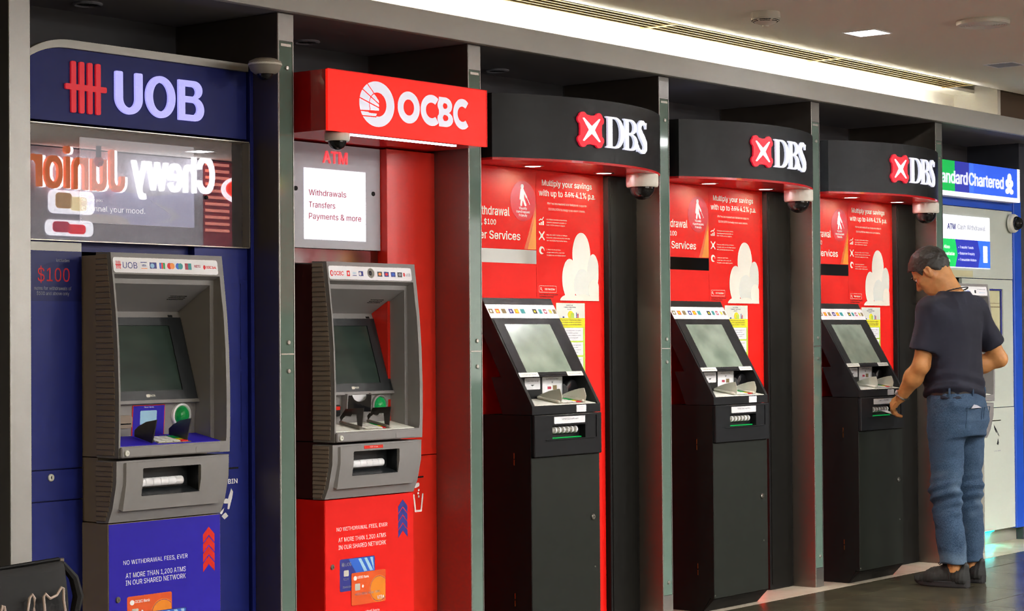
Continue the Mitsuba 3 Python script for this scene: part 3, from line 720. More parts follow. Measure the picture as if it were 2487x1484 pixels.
# --- the posters on the pedestal doors
def card(parent, x0, x1, z0, z1, M, w, kind):
    c = add('printed_card', plate(rr(x0, x1, z0, z1, 0.007), 0.0004, M, w), {'red': 'm_orange_deep', 'blue': 'm_navy_print'}[kind], parent, smooth=False)
    wd, h = x1 - x0, z1 - z0
    def put(name, s_, m_, q=1): add(name, plate(s_, 0.0003, M, w + 0.0004 * q), m_, c, smooth=False)
    if kind == 'red':
        put('card_arc', ell(x0 + wd * 0.80, z0 + h * 0.42, wd * 0.28, h * 0.42).intersection(sbox(x0, z0, x1 - 0.003, z1 - 0.003)), 'm_orange')
        put('card_arc', ell(x0 + wd * 0.80, z0 + h * 0.42, wd * 0.27, h * 0.40).difference(ell(x0 + wd * 0.80, z0 + h * 0.42, wd * 0.255, h * 0.38)).intersection(sbox(x0, z0, x1 - 0.003, z1 - 0.003)), 'm_maroon_print', 2)
        put('card_mark', ell(x0 + wd * 0.11, z1 - h * 0.17, wd * 0.05, h * 0.07), 'm_white_print')
        add('lettering', text('OCBC Bank', h * 0.075, M, x0 + wd * 0.175, z1 - h * 0.19, width=wd * 0.33, w=w + 0.0004, bold=True, t=0.0003), 'm_white_print', c, smooth=False)
        put('card_chip', rr(x0 + wd * 0.10, x0 + wd * 0.25, z0 + h * 0.45, z0 + h * 0.66, 0.004), 'm_gold_chip')
        put('card_wave', unary_union([ell(x0 + wd * 0.33, z0 + h * 0.56, 0.005, 0.006)]), 'm_white_print')
        add('lettering', text('4521 0012 3456 7890', h * 0.07, M, x0 + wd * 0.10, z0 + h * 0.30, width=wd * 0.72, w=w + 0.0013, t=0.0003), 'm_label_grey', c, smooth=False)
        add('lettering', text('VISA', h * 0.10, M, x1 - wd * 0.05, z0 + h * 0.10, width=wd * 0.21, w=w + 0.0013, bold=True, align='r', t=0.0003), 'm_white_print', c, smooth=False)
    else:
        put('card_sky', Polygon([(x0 + wd * 0.25, z1 - 0.002), (x1 - 0.003, z1 - 0.003), (x1 - 0.002, z0 + h * 0.45), (x0 + wd * 0.52, z0 + h * 0.40)]), 'm_blue_print')
        put('card_stripe', unary_union([Polygon([(x0 + wd * (0.52 + 0.17 * q), z1 - 0.004), (x0 + wd * (0.60 + 0.17 * q), z1 - 0.004), (x0 + wd * min(0.97, 0.78 + 0.17 * q), z0 + h * 0.55), (x0 + wd * min(0.97, 0.69 + 0.17 * q), z0 + h * 0.55)]) for q in range(3)]).intersection(sbox(x0, z0, x1 - 0.004, z1)), 'm_sky_print', 2)
        put('card_mark', unary_union([rr(x0 + wd * (0.06 + 0.018 * q), x0 + wd * (0.07 + 0.018 * q), z1 - h * 0.23, z1 - h * 0.11) for q in range(4)] + [rr(x0 + wd * 0.05, x0 + wd * 0.135, z1 - h * 0.18, z1 - h * 0.165)]), 'm_label_grey')
        add('lettering', text('UOB', h * 0.105, M, x0 + wd * 0.15, z1 - h * 0.225, width=wd * 0.17, w=w + 0.0009, t=0.0003), 'm_label_grey', c, smooth=False)
        put('card_chip', rr(x0 + wd * 0.11, x0 + wd * 0.25, z0 + h * 0.46, z0 + h * 0.65, 0.004), 'm_gold_chip')
        add('lettering', text('5129', h * 0.07, M, x0 + wd * 0.10, z0 + h * 0.34, width=wd * 0.14, w=w + 0.0009, t=0.0003), 'm_label_grey', c, smooth=False)
        add('lettering', text('EVAN CHUA', h * 0.065, M, x0 + wd * 0.08, z0 + h * 0.10, width=wd * 0.30, w=w + 0.0009, t=0.0003), 'm_label_grey', c, smooth=False)


def pedestal_poster(label, M, ground, chev, W=0.5, navy=True):
    p = thing('poster', label, 'poster', 'fee posters on the pedestals')
    add('sheet', plate(rr(0.0025, W, 0.03, 0.6625), 0.0008, M), ground, p, smooth=False)
    if navy: zs, cz = (0.524, 0.479, 0.455), (0.623, 0.458)
    else: zs, cz = (0.543, 0.5015, 0.473), (0.640, 0.483)
    add('lettering', text('NO WITHDRAWAL FEES, EVER', 0.0145, M, 0.064, zs[0], width=0.284, w=0.0008), 'm_white_print', p, smooth=False)
    add('lettering', text('AT MORE THAN 1,200 ATMS', 0.0165, M, 0.0735, zs[1], width=0.266, w=0.0008), 'm_white_print', p, smooth=False)
    add('lettering', text('IN OUR SHARED NETWORK', 0.0165, M, 0.0735, zs[2], width=0.266, w=0.0008), 'm_white_print', p, smooth=False)
    cx, hw = 0.4385 if not navy else 0.4465, 0.027
    top, bot = cz
    n = 4; stp = (top - bot - 0.030) / n
    for q in range(n):
        zt = top - q * stp
        add('chevron', plate(Polygon([(cx, zt), (cx - hw, zt - 0.026), (cx - hw, zt - 0.026 - stp * 0.86), (cx, zt - stp * 0.86 + 0.001), (cx + hw, zt - 0.026 - stp * 0.86), (cx + hw, zt - 0.026)]), 0.0004, M, 0.0008), chev, p, smooth=False)
    if navy:
        card(p, 0.079, 0.276, 0.292, 0.416, M, 0.0008, 'red'); card(p, 0.150, 0.340, 0.235, 0.357, M, 0.0030, 'blue')
        zt = 0.18
    else:
        card(p, 0.080, 0.275, 0.312, 0.435, M, 0.0008, 'blue'); card(p, 0.141, 0.334, 0.254, 0.378, M, 0.0030, 'red')
        zt = 0.216
    add('lettering', text('Cards accepted here', 0.0145, M, 0.21, zt, width=0.18, w=0.0008, align='c'), 'm_white_print', p, smooth=False)
    lk = add('lock', lathe([(0, 0), (0.0105, 0), (0.0105, 0.003), (0.008, 0.005), (0.0035, 0.005), (0.0035, 0.002), (0, 0.002)], 28, M @ trimesh.transformations.translation_matrix((0.039, 0.411, 0.0008))), 'm_chrome', p)
    return p


pedestal_poster('violet poster with red arrows on the pedestal of the navy bay machine', front(0.0075, UX), 'm_violet_poster', 'm_red_paint')


def dome_camera(label, x, y, z, r, body, ring=True, rd=None, drop=0.055):
    d = thing('dome_camera', label, 'security camera')
    rd = rd or r * 0.78
    add('housing', lathe([(0, z), (r * 0.97, z), (r, z - 0.006), (r, z - drop + 0.008), (r * 0.94, z - drop), (0, z - drop)], 40, center=(x, y, 0)), body, d)
    a = np.linspace(0, math.pi / 2, 12)
    add('dome', lathe([(0, z - drop + 0.004), (rd, z - drop + 0.004)] + [(rd * math.cos(t), z - drop - rd * 1.0 * math.sin(t)) for t in a], 40, center=(x, y, 0)), 'm_dome', d)
    return d


d = thing('dome_camera', 'grey dome camera fixed to the pillar beside the navy sign', 'security camera')
x, y, z = 5.112, -0.005, 2.262
add('housing', lathe([(0, z + 0.022), (0.040, z + 0.021), (0.058, z + 0.012), (0.0605, z + 0.002), (0.059, z - 0.006), (0.050, z - 0.024), (0.036, z - 0.034), (0, z - 0.034)], 40, center=(x, y, 0)), 'm_camera_grey', d)
add('rim', lathe([(0.0600, z + 0.004), (0.0615, z + 0.002), (0.0615, z - 0.001), (0.0600, z - 0.003)], 40, center=(x, y, 0)), 'm_camera_white', d)
add('dome', lathe([(0, z - 0.030)] + [(0.030 * math.cos(t), z - 0.030 - 0.026 * math.sin(t)) for t in np.linspace(0, math.pi / 2, 10)], 32, center=(x, y, 0)), 'm_dome', d)
add('bracket', cbox(5.150, 5.1812, 0.005, 0.045, z - 0.006, z + 0.016, 0.002), 'm_camera_grey', d, smooth=False)
# ================================================================ machine 2: red bay
OX, OY = 5.508, 0.09
RL, RR_ = PX[1] + PW, PX[2]
s = thing('sign_box', 'red lit sign box reading OCBC with a white round emblem', 'sign')
SX0, SX1, SZ0, SZ1, SY = 5.306, 6.213, 2.033, 2.2595, -0.13
add('box', cat(cbox(SX0, SX1, SY + 0.012, 0.30, SZ0 + 0.002, SZ1 - 0.002)), 'm_red_gloss', s, smooth=False)
red_lit = [0.80, 0.014, 0.006]
add('face', plate(rr(SX0, SX1 - 0.006, SZ0, SZ1 - 0.003), 0.011, front(SY + 0.012)), 'm_red_panel', s, smooth=False, emit=red_lit)
add('edge_trim', cat(cbox(SX1 - 0.0055, SX1, SY, SY + 0.012, SZ0, SZ1), cbox(SX0, SX1 - 0.006, SY + 0.001, SY + 0.012, SZ1 - 0.0027, SZ1)), 'm_red_panel', s, smooth=False)
F = front(SY + 0.001)
hole = ell(5.5725, 2.148, 0.0475, 0.045)
disc = ell(5.568, 2.149, 0.096, 0.085)
ship = hole.intersection(Polygon([(5.50, 2.1225), (5.5785, 2.1235), (5.5785, 2.162), (5.556, 2.183), (5.50, 2.22)]))
white = unary_union([disc.difference(hole), ship])
cutl = [((5.505, 2.231), (5.556, 2.185)), ((5.480, 2.204), (5.5795, 2.150)), ((5.466, 2.1685), (5.5795, 2.1365)), ((5.466, 2.118), (5.58, 2.1235)), ((5.480, 2.1005), (5.564, 2.1015))]
cuts = unary_union([LineString(c).buffer(0.0023, cap_style='flat') for c in cutl])
arcl = [(5.5725 + 0.0465 * math.cos(t), 2.148 + 0.044 * math.sin(t)) for t in np.linspace(math.radians(112), math.radians(205), 16)] + [(5.527, 2.118)]
cuts = unary_union([cuts, LineString(arcl).buffer(0.0019), sbox(5.53, 2.1135, 5.5695, 2.1195)])
hull_ = Polygon([(5.484, 2.1165), (5.522, 2.1165), (5.5255, 2.1135), (5.5675, 2.1135), (5.560, 2.1035), (5.489, 2.1020)])
white = unary_union([white.difference(cuts).difference(sbox(5.50, 2.1, 5.565, 2.121)), hull_])
wl = [0.30, 0.32, 0.42]
add('emblem', plate(white, 0.0012, F), 'm_white', s, smooth=False, emit=wl)
gO = ell(5.7455, 2.1515, 0.0625, 0.0607).difference(ell(5.7455, 2.1515, 0.0306, 0.0306))
def cee(cx, rx):
    return ell(cx, 2.1515, rx, 0.0600).difference(ell(cx, 2.1515, rx * 0.535, 0.0300)).difference(Polygon([(cx, 2.1515), (cx + rx * 0.93, 2.1515 + 0.0655), (cx + rx * 1.6, 2.1515 + 0.0655), (cx + rx * 1.6, 2.1515 - 0.0655), (cx + rx * 0.93, 2.1515 - 0.0655)]))
gC, gC2 = cee(5.877, 0.0630), cee(6.0600, 0.0550)
gB = unary_union([sbox(5.9205, 2.0935, 5.955, 2.2085), ell(5.9555, 2.1765, 0.043, 0.032), ell(5.9575, 2.1235, 0.0460, 0.0300)]).difference(unary_union([sbox(5.948, 2.1640, 5.957, 2.1860), ell(5.957, 2.175, 0.014, 0.011), sbox(5.948, 2.1170, 5.959, 2.1400), ell(5.959, 2.1285, 0.0165, 0.0115)]))
for g in (gO, gC, gB, gC2): add('letter', plate(g, 0.0012, F), 'm_white', s, smooth=False, emit=wl)
add('strip_light', plate(rr(5.485, 6.098, -0.052, -0.034, 0.006), 0.004, frame((0, 0, SZ0 + 0.0015), (1, 0, 0), (0, -1, 0)) @ np.diag([1, -1, -1, 1.0]) if False else frame((0, 0, SZ0 + 0.0015), (1, 0, 0), (0, -1, 0)), 0.0) if False else cbox(5.485, 6.098, -0.066, -0.050, SZ0 - 0.002, SZ0 + 0.0015), 'm_white', s, smooth=False, emit=[7.0, 6.8, 8.0])

b = thing('red_cladding', 'red column and grey fascia panel around the cash machine under the red sign box', 'wall cladding')
col = 0.182
add('column', cbox(5.960, 6.2485, col, 0.545, 0.803, SZ0 - 0.004, 0.001), 'm_red_paint', b, smooth=False)
add('column_door', cbox(5.960, 6.2485, col, 0.545, 0.002, 0.800, 0.001), 'm_red_paint', b, smooth=False)
add('bin_slot', plate(rr(6.085, 6.166, 0.711, 0.717), 0.0012, front(col)), 'm_black', b, smooth=False)
Fc = front(col)
glass_ = unary_union([LineString([(6.108, 0.643), (6.117, 0.578), (6.152, 0.578), (6.162, 0.643)]).buffer(0.0042)])
hand = unary_union([LineString([(6.094, 0.694), (6.100, 0.682), (6.120, 0.680), (6.134, 0.684)]).buffer(0.0085)])
add('litter_symbol', plate(glass_, 0.0006, Fc), 'm_white_print', b, smooth=False)
add('hand_symbol', plate(hand, 0.0006, Fc), 'm_white_print', b, smooth=False)
for q, (xx, zz) in enumerate(((6.138, 0.662), (6.134, 0.649), (6.138, 0.636))): add('crumb_symbol', plate(ell(xx, zz, 0.005, 0.005, 4), 0.0006, Fc), 'm_white_print', b, smooth=False)
add('grey_panel', plate(rr(5.270, 5.957, 1.624, SZ0 - 0.004), 0.02, front(0.236)), 'm_panel_grey', b, smooth=False)
add('mirror_strip', plate(rr(5.270, 5.953, 1.562, 1.622), 0.008, front(0.236)), 'm_mirror', b, smooth=False)
add('red_liner', cbox(5.953, 5.9590, 0.238, 0.545, 1.562, 2.02), 'm_red_dark', b, smooth=False)
Fg = front(0.2158)
lb = add('light_panel', plate(rr(5.5255, 5.871, 1.657, 1.9315), 0.002, Fg), 'm_white', b, smooth=False, emit=[0.50, 0.52, 0.64])
for s_, z, w_ in (('Withdrawals', 1.8265, 0.206), ('Transfers', 1.780, 0.144), ('Payments & more', 1.736, 0.291)):
    add('lettering', text(s_, 0.0220, Fg, 5.5525, z, width=w_, w=0.002), 'm_maroon_print', lb, smooth=False)
add('neon_lettering', text('ATM', 0.044, Fg, 5.631, 1.957, width=0.136, bold=True, t=0.004), 'm_red_paint', b, smooth=False, emit=[1.0, 0.03, 0.05])
for xx in (5.4835, 5.916): add('screw_cap', lathe([(0, 0), (0.0090, 0), (0.0085, 0.003), (0, 0.004)], 20, front(0.2158, xx, 1.849)), 'm_black', b)

hooded_machine('grey hooded cash machine in the red bay, with a round camera eye in its header', 'red', OX, OY)
pedestal_poster('red poster with violet arrows on the pedestal of the red bay machine', front(0.0975, OX), 'm_red_poster', 'm_navy_print', navy=False)
dome_camera('cream dome camera under the left end of the red sign box', 5.410, -0.075, SZ0, 0.047, 'm_camera_white', rd=0.034, drop=0.030)

# ================================================================ machines 3 to 5: the black canopied bays, built once at the first
S = PX[2]
CX, CR, CYC = 6.9625, 1.135, 0.935


def on_arc(m, r=CR):
    """(u along the arc from its middle, v = height, w outwards) wrapped on the canopy's curved front."""
    v = np.array(m.vertices); a = v[:, 0] / CR; rad = r + v[:, 2]
    m.vertices = np.c_[CX + rad * np.sin(a), CYC - rad * np.cos(a), v[:, 1]]
    return m


c = thing('canopy', 'black curved canopy reading DBS nearest the red sign box', 'sign canopy', 'black curved canopies')
am = 0.5555
aa = np.linspace(-am, am, 41)
plan = [(CX + CR * math.sin(t), CYC - CR * math.cos(t)) for t in aa]
outer = Polygon(plan + [(plan[-1][0], 0.30), (plan[0][0], 0.30)])
inner = Polygon([(CX + (CR - 0.012) * math.sin(t), CYC - (CR - 0.012) * math.cos(t)) for t in np.linspace(-am + 0.012, am - 0.012, 41)] + [(plan[-1][0] - 0.012, 0.288), (plan[0][0] + 0.012, 0.288)])
sh = trimesh.creation.extrude_polygon(outer.difference(inner), 0.262, engine='earcut'); sh.apply_translation((0, 0, 2.0105))
add('skirt', sh, 'm_black_satin', c, smooth=25)
tp = trimesh.creation.extrude_polygon(inner.buffer(-0.0005), 0.006, engine='earcut'); tp.apply_translation((0, 0, 2.262))
add('top', tp, 'm_black', c, smooth=False)
us = trimesh.creation.extrude_polygon(outer.buffer(-0.001), 0.010, engine='earcut'); us.apply_translation((0, 0, 2.0002))
add('underside', us, 'm_red_gloss', c, smooth=False, label='glossy red underside')
# emblem: a red square with paired rounded corners and waisted sides, a white crossed spark on it
ec, ehw, ehh = -0.1495, 0.0775, 0.0735
lobes = []
for sx in (-1, 1):
    for sz in (-1, 1):
        lobes += [ell(ec + sx * 0.0475, 2.1415 + sz * 0.0535, 0.0225, 0.0205, 6), ell(ec + sx * 0.0580, 2.1415 + sz * 0.0420, 0.0205, 0.0185, 6)]
core = Polygon([(ec + sx, 2.1415 + sz) for sx, sz in ((-0.058, 0.058), (-0.03, 0.064), (0, 0.0600), (0.03, 0.064), (0.058, 0.058), (0.066, 0.03), (0.0635, 0), (0.066, -0.03), (0.058, -0.058), (0.03, -0.064), (0, -0.0600), (-0.03, -0.064), (-0.058, -0.058), (-0.066, -0.03), (-0.0635, 0), (-0.066, 0.03))])
emb = unary_union(lobes + [core]).buffer(0.004).buffer(-0.004)
spark = unary_union([Polygon([(ec - 0.050 * q, 2.1415 + 0.0465), (ec - 0.045 * q, 2.1415 + 0.0475), (ec + 0.0105 * q, 2.1415 + 0.006), (ec + 0.050 * q, 2.1415 - 0.0465), (ec + 0.045 * q, 2.1415 - 0.0475), (ec - 0.0105 * q, 2.1415 - 0.006)]) for q in (1, -1)]).buffer(0.0012)
I4 = np.eye(4)
add('emblem', on_arc(plate(emb, 0.010, I4, 0.0005)), 'm_red_print', c, smooth=False, emit=[0.50, 0.008, 0.026])
add('emblem_spark', on_arc(plate(spark, 0.003, I4, 0.0107)), 'm_white', c, smooth=False, emit=[0.95, 0.95, 1.0])


def earc(cx, cz, rx, rz, a0, a1, n=20):
    return [(cx + rx * math.cos(t), cz + rz * math.sin(t)) for t in np.linspace(math.radians(a0), math.radians(a1), n)]


z0, z1 = 2.0735, 2.2065
mz = (z0 + z1) / 2
D_ = Polygon([(-0.0575, z0), (-0.0575, z0 + 0.004), (-0.0450, z0 + 0.009), (-0.0450, z1 - 0.009), (-0.0575, z1 - 0.004), (-0.0575, z1)] + earc(0.008, mz, 0.066, 0.0665, 90, -90))
D_ = D_.difference(Polygon(earc(0.004, mz, 0.040, 0.0585, 90, -90) + [(-0.0145, z0 + 0.008), (-0.0145, z1 - 0.008)]))
B2 = unary_union([Polygon([(0.0700, z0), (0.0700, z0 + 0.004), (0.0820, z0 + 0.009), (0.0820, z1 - 0.009), (0.0700, z1 - 0.004), (0.0700, z1), (0.13, z1), (0.13, z0)]), Polygon([(0.128, z1)] + earc(0.132, 2.1745, 0.0520, 0.0320, 90, -90)), Polygon([(0.128, 2.145)] + earc(0.136, 2.1090, 0.0580, 0.0355, 90, -90) + [(0.128, z0)])])
B2 = B2.difference(unary_union([Polygon([(0.1120, 2.149), (0.1120, z1 - 0.008)] + earc(0.126, 2.1735, 0.0300, 0.0250, 90, -90)), Polygon([(0.1120, z0 + 0.008), (0.1120, 2.139)] + earc(0.128, 2.1100, 0.0320, 0.0290, 90, -90))]))
sc = [(0.283, 2.186, 0.002), (0.273, 2.199, 0.006), (0.253, 2.2045, 0.0085), (0.229, 2.200, 0.0125), (0.212, 2.184, 0.0165), (0.214, 2.166, 0.0185), (0.231, 2.148, 0.0195), (0.254, 2.131, 0.0200), (0.275, 2.113, 0.0195), (0.278, 2.096, 0.0165), (0.264, 2.081, 0.0110), (0.243, 2.0755, 0.0080), (0.217, 2.079, 0.0060), (0.202, 2.094, 0.0025)]
S_ = unary_union([unary_union([Point(a[0], a[1]).buffer(a[2], quad_segs=6), Point(b_[0], b_[1]).buffer(b_[2], quad_segs=6)]).convex_hull for a, b_ in zip(sc[:-1], sc[1:])] + [Polygon([(0.272, 2.200), (0.2905, 2.2065), (0.2870, 2.178), (0.282, 2.180)]), Polygon([(0.215, 2.083), (0.1915, 2.0735), (0.1960, 2.106), (0.2010, 2.102)])])
for g in (D_, B2, S_): add('letter', on_arc(plate(g, 0.010, I4, 0.0005)), 'm_white', c, smooth=False, emit=[0.42, 0.46, 0.60])
for xx in (0.479, 0.986):
    x, y = S + xx, 0.048
    dn = add('downlight', lathe([(0.034, 2.0004), (0.046, 2.0004), (0.047, 1.9985), (0.036, 1.9970), (0.034, 1.9985)], 36, center=(x, y, 0)), 'm_chrome', c)
    add('lamp', lathe([(0, 2.0001), (0.0325, 2.0001), (0.0325, 1.9975), (0, 1.9970)], 28, center=(x, y, 0)), 'm_white', dn, smooth=False, emit=[CANOPY_LAMP * k for k in (1.0, 0.93, 0.74)])

# red back panel with the black column beside it
YW = 0.155
b = thing('red_back_panel', 'red back panel under the first black canopy', 'wall panel', 'red back panels under the canopies')
F = front(YW)
add('panel', plate(rr(S + PW + 0.001, S + 1.1235, 0.002, 1.999), 0.02, F, -0.02), 'm_red_panel', b, smooth=False)
add('side_fold', plate(rr(S + 1.098, S + 1.1235, 0.002, 1.999), 0.0005, F), 'm_red_panel', b, smooth=False)
add('receipt_slot', plate(rr(S + 0.082, S + 0.632, 1.5915, 1.6505), 0.001, F), 'm_mirror', b, smooth=False)
k = thing('black_column', 'black column right of the first red back panel', 'column', 'black columns beside the red panels')
add('casing', cbox(S + 1.125, S + 1.3455, 0.128, 0.545, 0.002, 1.999, 0.002), 'm_black', k, smooth=False)
add('face_panel', plate(rr(S + 1.140, S + 1.320, 0.03, 1.975), 0.003, front(0.128)), 'm_column_black', k, smooth=False)

# printed panel on the left half
p = thing('service_poster', 'red poster about cash withdrawal services under the first black canopy', 'poster', 'service posters')
F = front(YW - 0.0006)
add('sheet', plate(rr(S + 0.082, S + 0.6310, 1.6525, 1.985), 0.0008, F), 'm_red_poster', p, smooth=False)
F = front(YW - 0.0014)
add('orange_flame', plate(Polygon([(S + 0.547, 1.6535), (S + 0.6305, 1.6535), (S + 0.6305, 1.86), (S + 0.612, 1.80), (S + 0.585, 1.735)]), 0.0003, F), 'm_orange_deep', p, smooth=False)
add('orange_flame', plate(Polygon([(S + 0.572, 1.6535), (S + 0.6305, 1.6535), (S + 0.6305, 1.815), (S + 0.612, 1.765)]), 0.0003, F, 0.0003), 'm_orange', p, smooth=False)
rd = add('round_badge', plate(ell(S + 0.5415, 1.8595, 0.0875, 0.0865), 0.0004, F, 0.0006), 'm_red_print', p, smooth=False)
Fb = front(YW - 0.0026)
fig = unary_union([ell(S + 0.536, 1.922, 0.0105, 0.0105), LineString([(S + 0.536, 1.903), (S + 0.536, 1.872)]).buffer(0.0125), LineString([(S + 0.527, 1.900), (S + 0.521, 1.868)]).buffer(0.0045), LineString([(S + 0.545, 1.902), (S + 0.565, 1.877)]).buffer(0.0050), LineString([(S + 0.533, 1.872), (S + 0.528, 1.843)]).buffer(0.0065), LineString([(S + 0.541, 1.872), (S + 0.557, 1.844)]).buffer(0.0065), LineString([(S + 0.565, 1.878), (S + 0.587, 1.846)]).buffer(0.0015)])
add('walker_symbol', plate(fig, 0.0003, Fb), 'm_white_print', rd, smooth=False)
for s_, zz, w_ in (('Visually', 1.8235, 0.055), ('Handicapped', 1.8085, 0.092), ('Friendly', 1.793, 0.056)):
    add('lettering', text(s_, 0.0105, Fb, S + 0.5405, zz, width=w_, bold=True, align='c', t=0.0003), 'm_white_print', rd, smooth=False)
for s_, hh, zz, u1, w_ in (('Cash Withdrawal', 0.0355, 1.7925, 0.449, 0.360), ('$20, $50, $100', 0.0215, 1.7515, 0.358, 0.235), ('& Other Services', 0.0335, 1.6915, 0.521, 0.405)):
    add('lettering', text(s_, hh, F, S + u1, zz, width=w_, bold=True, align='r', w=0.0003), 'm_cream', p, smooth=False)
add('lower_sheet', plate(rr(S + 0.082, S + 0.6310, 1.40, 1.5895), 0.0008, front(YW - 0.0006)), 'm_red_poster', p, smooth=False)

# savings poster on the right half
p = thing('savings_poster', 'red savings poster with cream shapes under the first black canopy', 'poster', 'savings posters')
F = front(YW - 0.0006)
add('sheet', plate(rr(S + 0.6325, S + 1.0815, 1.4345, 1.985), 0.0010, F), 'm_red_poster', p, smooth=False)
F = front(YW - 0.0016)
for s_, hh, zz, uc, w_ in (('Multiply your savings', 0.0245, 1.9345, 0.8545, 0.362), ('with up to', 0.0255, 1.8900, 0.7365, 0.170), ('4.1% p.a.', 0.0255, 1.8905, 0.9875, 0.146)):
    add('lettering', text(s_, hh, F, S + uc, zz, width=w_, bold=True, align='c'), 'm_cream', p, smooth=False)
add('struck_lettering', cat(text('3.5%', 0.0205, F, S + 0.870, 1.8925, width=0.066, bold=True, align='c'), plate(rr(S + 0.833, S + 0.908, 1.8995, 1.9025), 0.0004, F, 0.0007)), 'm_cream', p, smooth=False)
for s_, zz, w_ in (("We've increased our balance caps to", 1.8535, 0.285), ('$100,000 to help you earn more.', 1.8285, 0.265)):
    add('lettering', text(s_, 0.0100, F, S + 0.852, zz, width=w_, align='c'), 'm_cream', p, smooth=False)
para = [[('Get higher interest rates without', 0.145), ('spending minimum amounts on', 0.142), ('DBS / POSB cards or support.', 0.134)], [('Pay your bills, family or friends', 0.148), ('instantly with no extra fees across', 0.166), ('any participating banks here.', 0.147)], [('Lower account fees', 0.098), ('or earn extra 2.0% a year with', 0.126), ('Multiplier on your eligible spends.', 0.138)]]
for q, zt in enumerate((1.7905, 1.7235, 1.6595)):
    for r_, (s_, w_) in enumerate(para[q]):
        add('lettering', text(s_, 0.0060, F, S + 0.7045, zt - 0.0055 - 0.0122 * r_, width=w_), 'm_cream', p, smooth=False)
ic1 = unary_union([sbox(S + 0.651 + 0.0125 * q, 1.7615, S + 0.6605 + 0.0125 * q, 1.7695 + 0.0055 * q) for q in range(3)] + [LineString([(S + 0.652, 1.781), (S + 0.664, 1.788), (S + 0.672, 1.784), (S + 0.684, 1.796)]).buffer(0.0022)])
ic2 = unary_union([LineString([(S + 0.653, 1.732), (S + 0.687, 1.699)]).buffer(0.0032), LineString([(S + 0.687, 1.732), (S + 0.653, 1.699)]).buffer(0.0032), ell(S + 0.67, 1.7155, 0.009, 0.009).difference(ell(S + 0.67, 1.7155, 0.005, 0.005))])
ic3 = ell(S + 0.669, 1.652, 0.0185, 0.0175).difference(ell(S + 0.674, 1.651, 0.0105, 0.010)).difference(sbox(S + 0.675, 1.640, S + 0.70, 1.650))
for g in (ic1, ic2, ic3): add('icon', plate(g, 0.0004, F), 'm_cream', p, smooth=False)
bx = rr(S + 0.649, S + 0.7710, 1.4695, 1.4990, 0.003).difference(rr(S + 0.6505, S + 0.7695, 1.471, 1.4975, 0.002))
add('search_box', plate(unary_union([bx, ell(S + 0.662, 1.486, 0.0055, 0.0055).difference(ell(S + 0.662, 1.486, 0.0032, 0.0032)), LineString([(S + 0.666, 1.482), (S + 0.672, 1.476)]).buffer(0.0014)]), 0.0004, F), 'm_cream', p, smooth=False)
add('lettering', text('DBS Multiplier', 0.0080, F, S + 0.6885, 1.480, width=0.072, bold=True), 'm_cream', p, smooth=False)
for zz in (1.4585, 1.449): add('lettering', text('Terms and conditions apply. Insured up to the limit by law.', 0.0042, F, S + 0.650, zz, width=0.13 if zz > 1.45 else 0.10), 'm_red_dark', p, smooth=False)
# plain cream rounded stones in place of the printed figures
for q, (u, zc, rx, rz) in enumerate(((0.954, 1.640, 0.066, 0.098), (1.040, 1.565, 0.043, 0.080), (0.868, 1.530, 0.056, 0.090), (0.960, 1.505, 0.062, 0.072), (1.045, 1.482, 0.040, 0.050))):
    g = ell(S + u, zc, rx, rz).intersection(sbox(S + 0.6335, 1.4355, S + 1.0805, 1.98))
    add('cream_stone', plate(g, 0.0003, F, 0.0003 * (q + 1)), ('m_cream', 'm_off_white')[q % 2], p, smooth=False)
for q, (u, w_) in enumerate(((0.868, 0.075), (0.960, 0.08), (1.045, 0.06))):
    g = ell(S + u, 1.432, w_, 0.032).intersection(sbox(S + 0.6335, 1.4355, S + 1.0805, 1.98))
    add('cream_stone', plate(g, 0.0003, F, 0.0018), 'm_cream', p, smooth=False)

# yellow and white notice
n_ = thing('yellow_notice', 'white and yellow notice on the red panel right of the first black machine', 'notice', 'yellow notices')
F = front(YW - 0.0006)
add('sheet', plate(rr(S + 0.768, S + 0.977, 1.04, 1.425), 0.0008, F), 'm_lime_print', n_, smooth=False)
F = front(YW - 0.0014)
add('picture_ground', plate(rr(S + 0.769, S + 0.976, 1.359, 1.4245), 0.0003, F), 'm_off_white', n_, smooth=False)
add('yellow_band', plate(rr(S + 0.769, S + 0.976, 1.318, 1.358), 0.0003, F), 'm_yellow_print', n_, smooth=False)
add('picture', plate(unary_union([ell(S + 0.872, 1.373, 0.021, 0.018).intersection(sbox(S, 1.3595, S + 1, 1.45))]), 0.0003, F, 0.0003), 'm_yellow_print', n_, smooth=False)
add('picture', plate(rr(S + 0.873, S + 0.897, 1.3595, 1.381, 0.004), 0.0003, F, 0.0006), 'm_lime_print', n_, smooth=False)
add('picture', plate(unary_union([rr(S + 0.912, S + 0.917, 1.3595, 1.383), rr(S + 0.814, S + 0.826, 1.3595, 1.366)]), 0.0003, F, 0.0006), 'm_navy_print', n_, smooth=False)
add('picture', plate(rr(S + 0.921, S + 0.929, 1.3595, 1.378), 0.0003, F, 0.0006), 'm_maroon_print', n_, smooth=False)
for s_, zz, w_ in (('POTENTIAL', 1.412, 0.048), ('TRANSACTION SCAM', 1.4035, 0.088), ('ALERT', 1.395, 0.03)): add('lettering', text(s_, 0.0052, F, S + 0.865, zz, width=w_, align='c', w=0.0003), 'm_grey_print', n_, smooth=False)
for zz in (1.348, 1.338, 1.328): add('lettering', text('Please keep your card and cash safe at all times', 0.0042, F, S + 0.800, zz, width=0.15, w=0.0003), 'm_olive_print', n_, smooth=False)
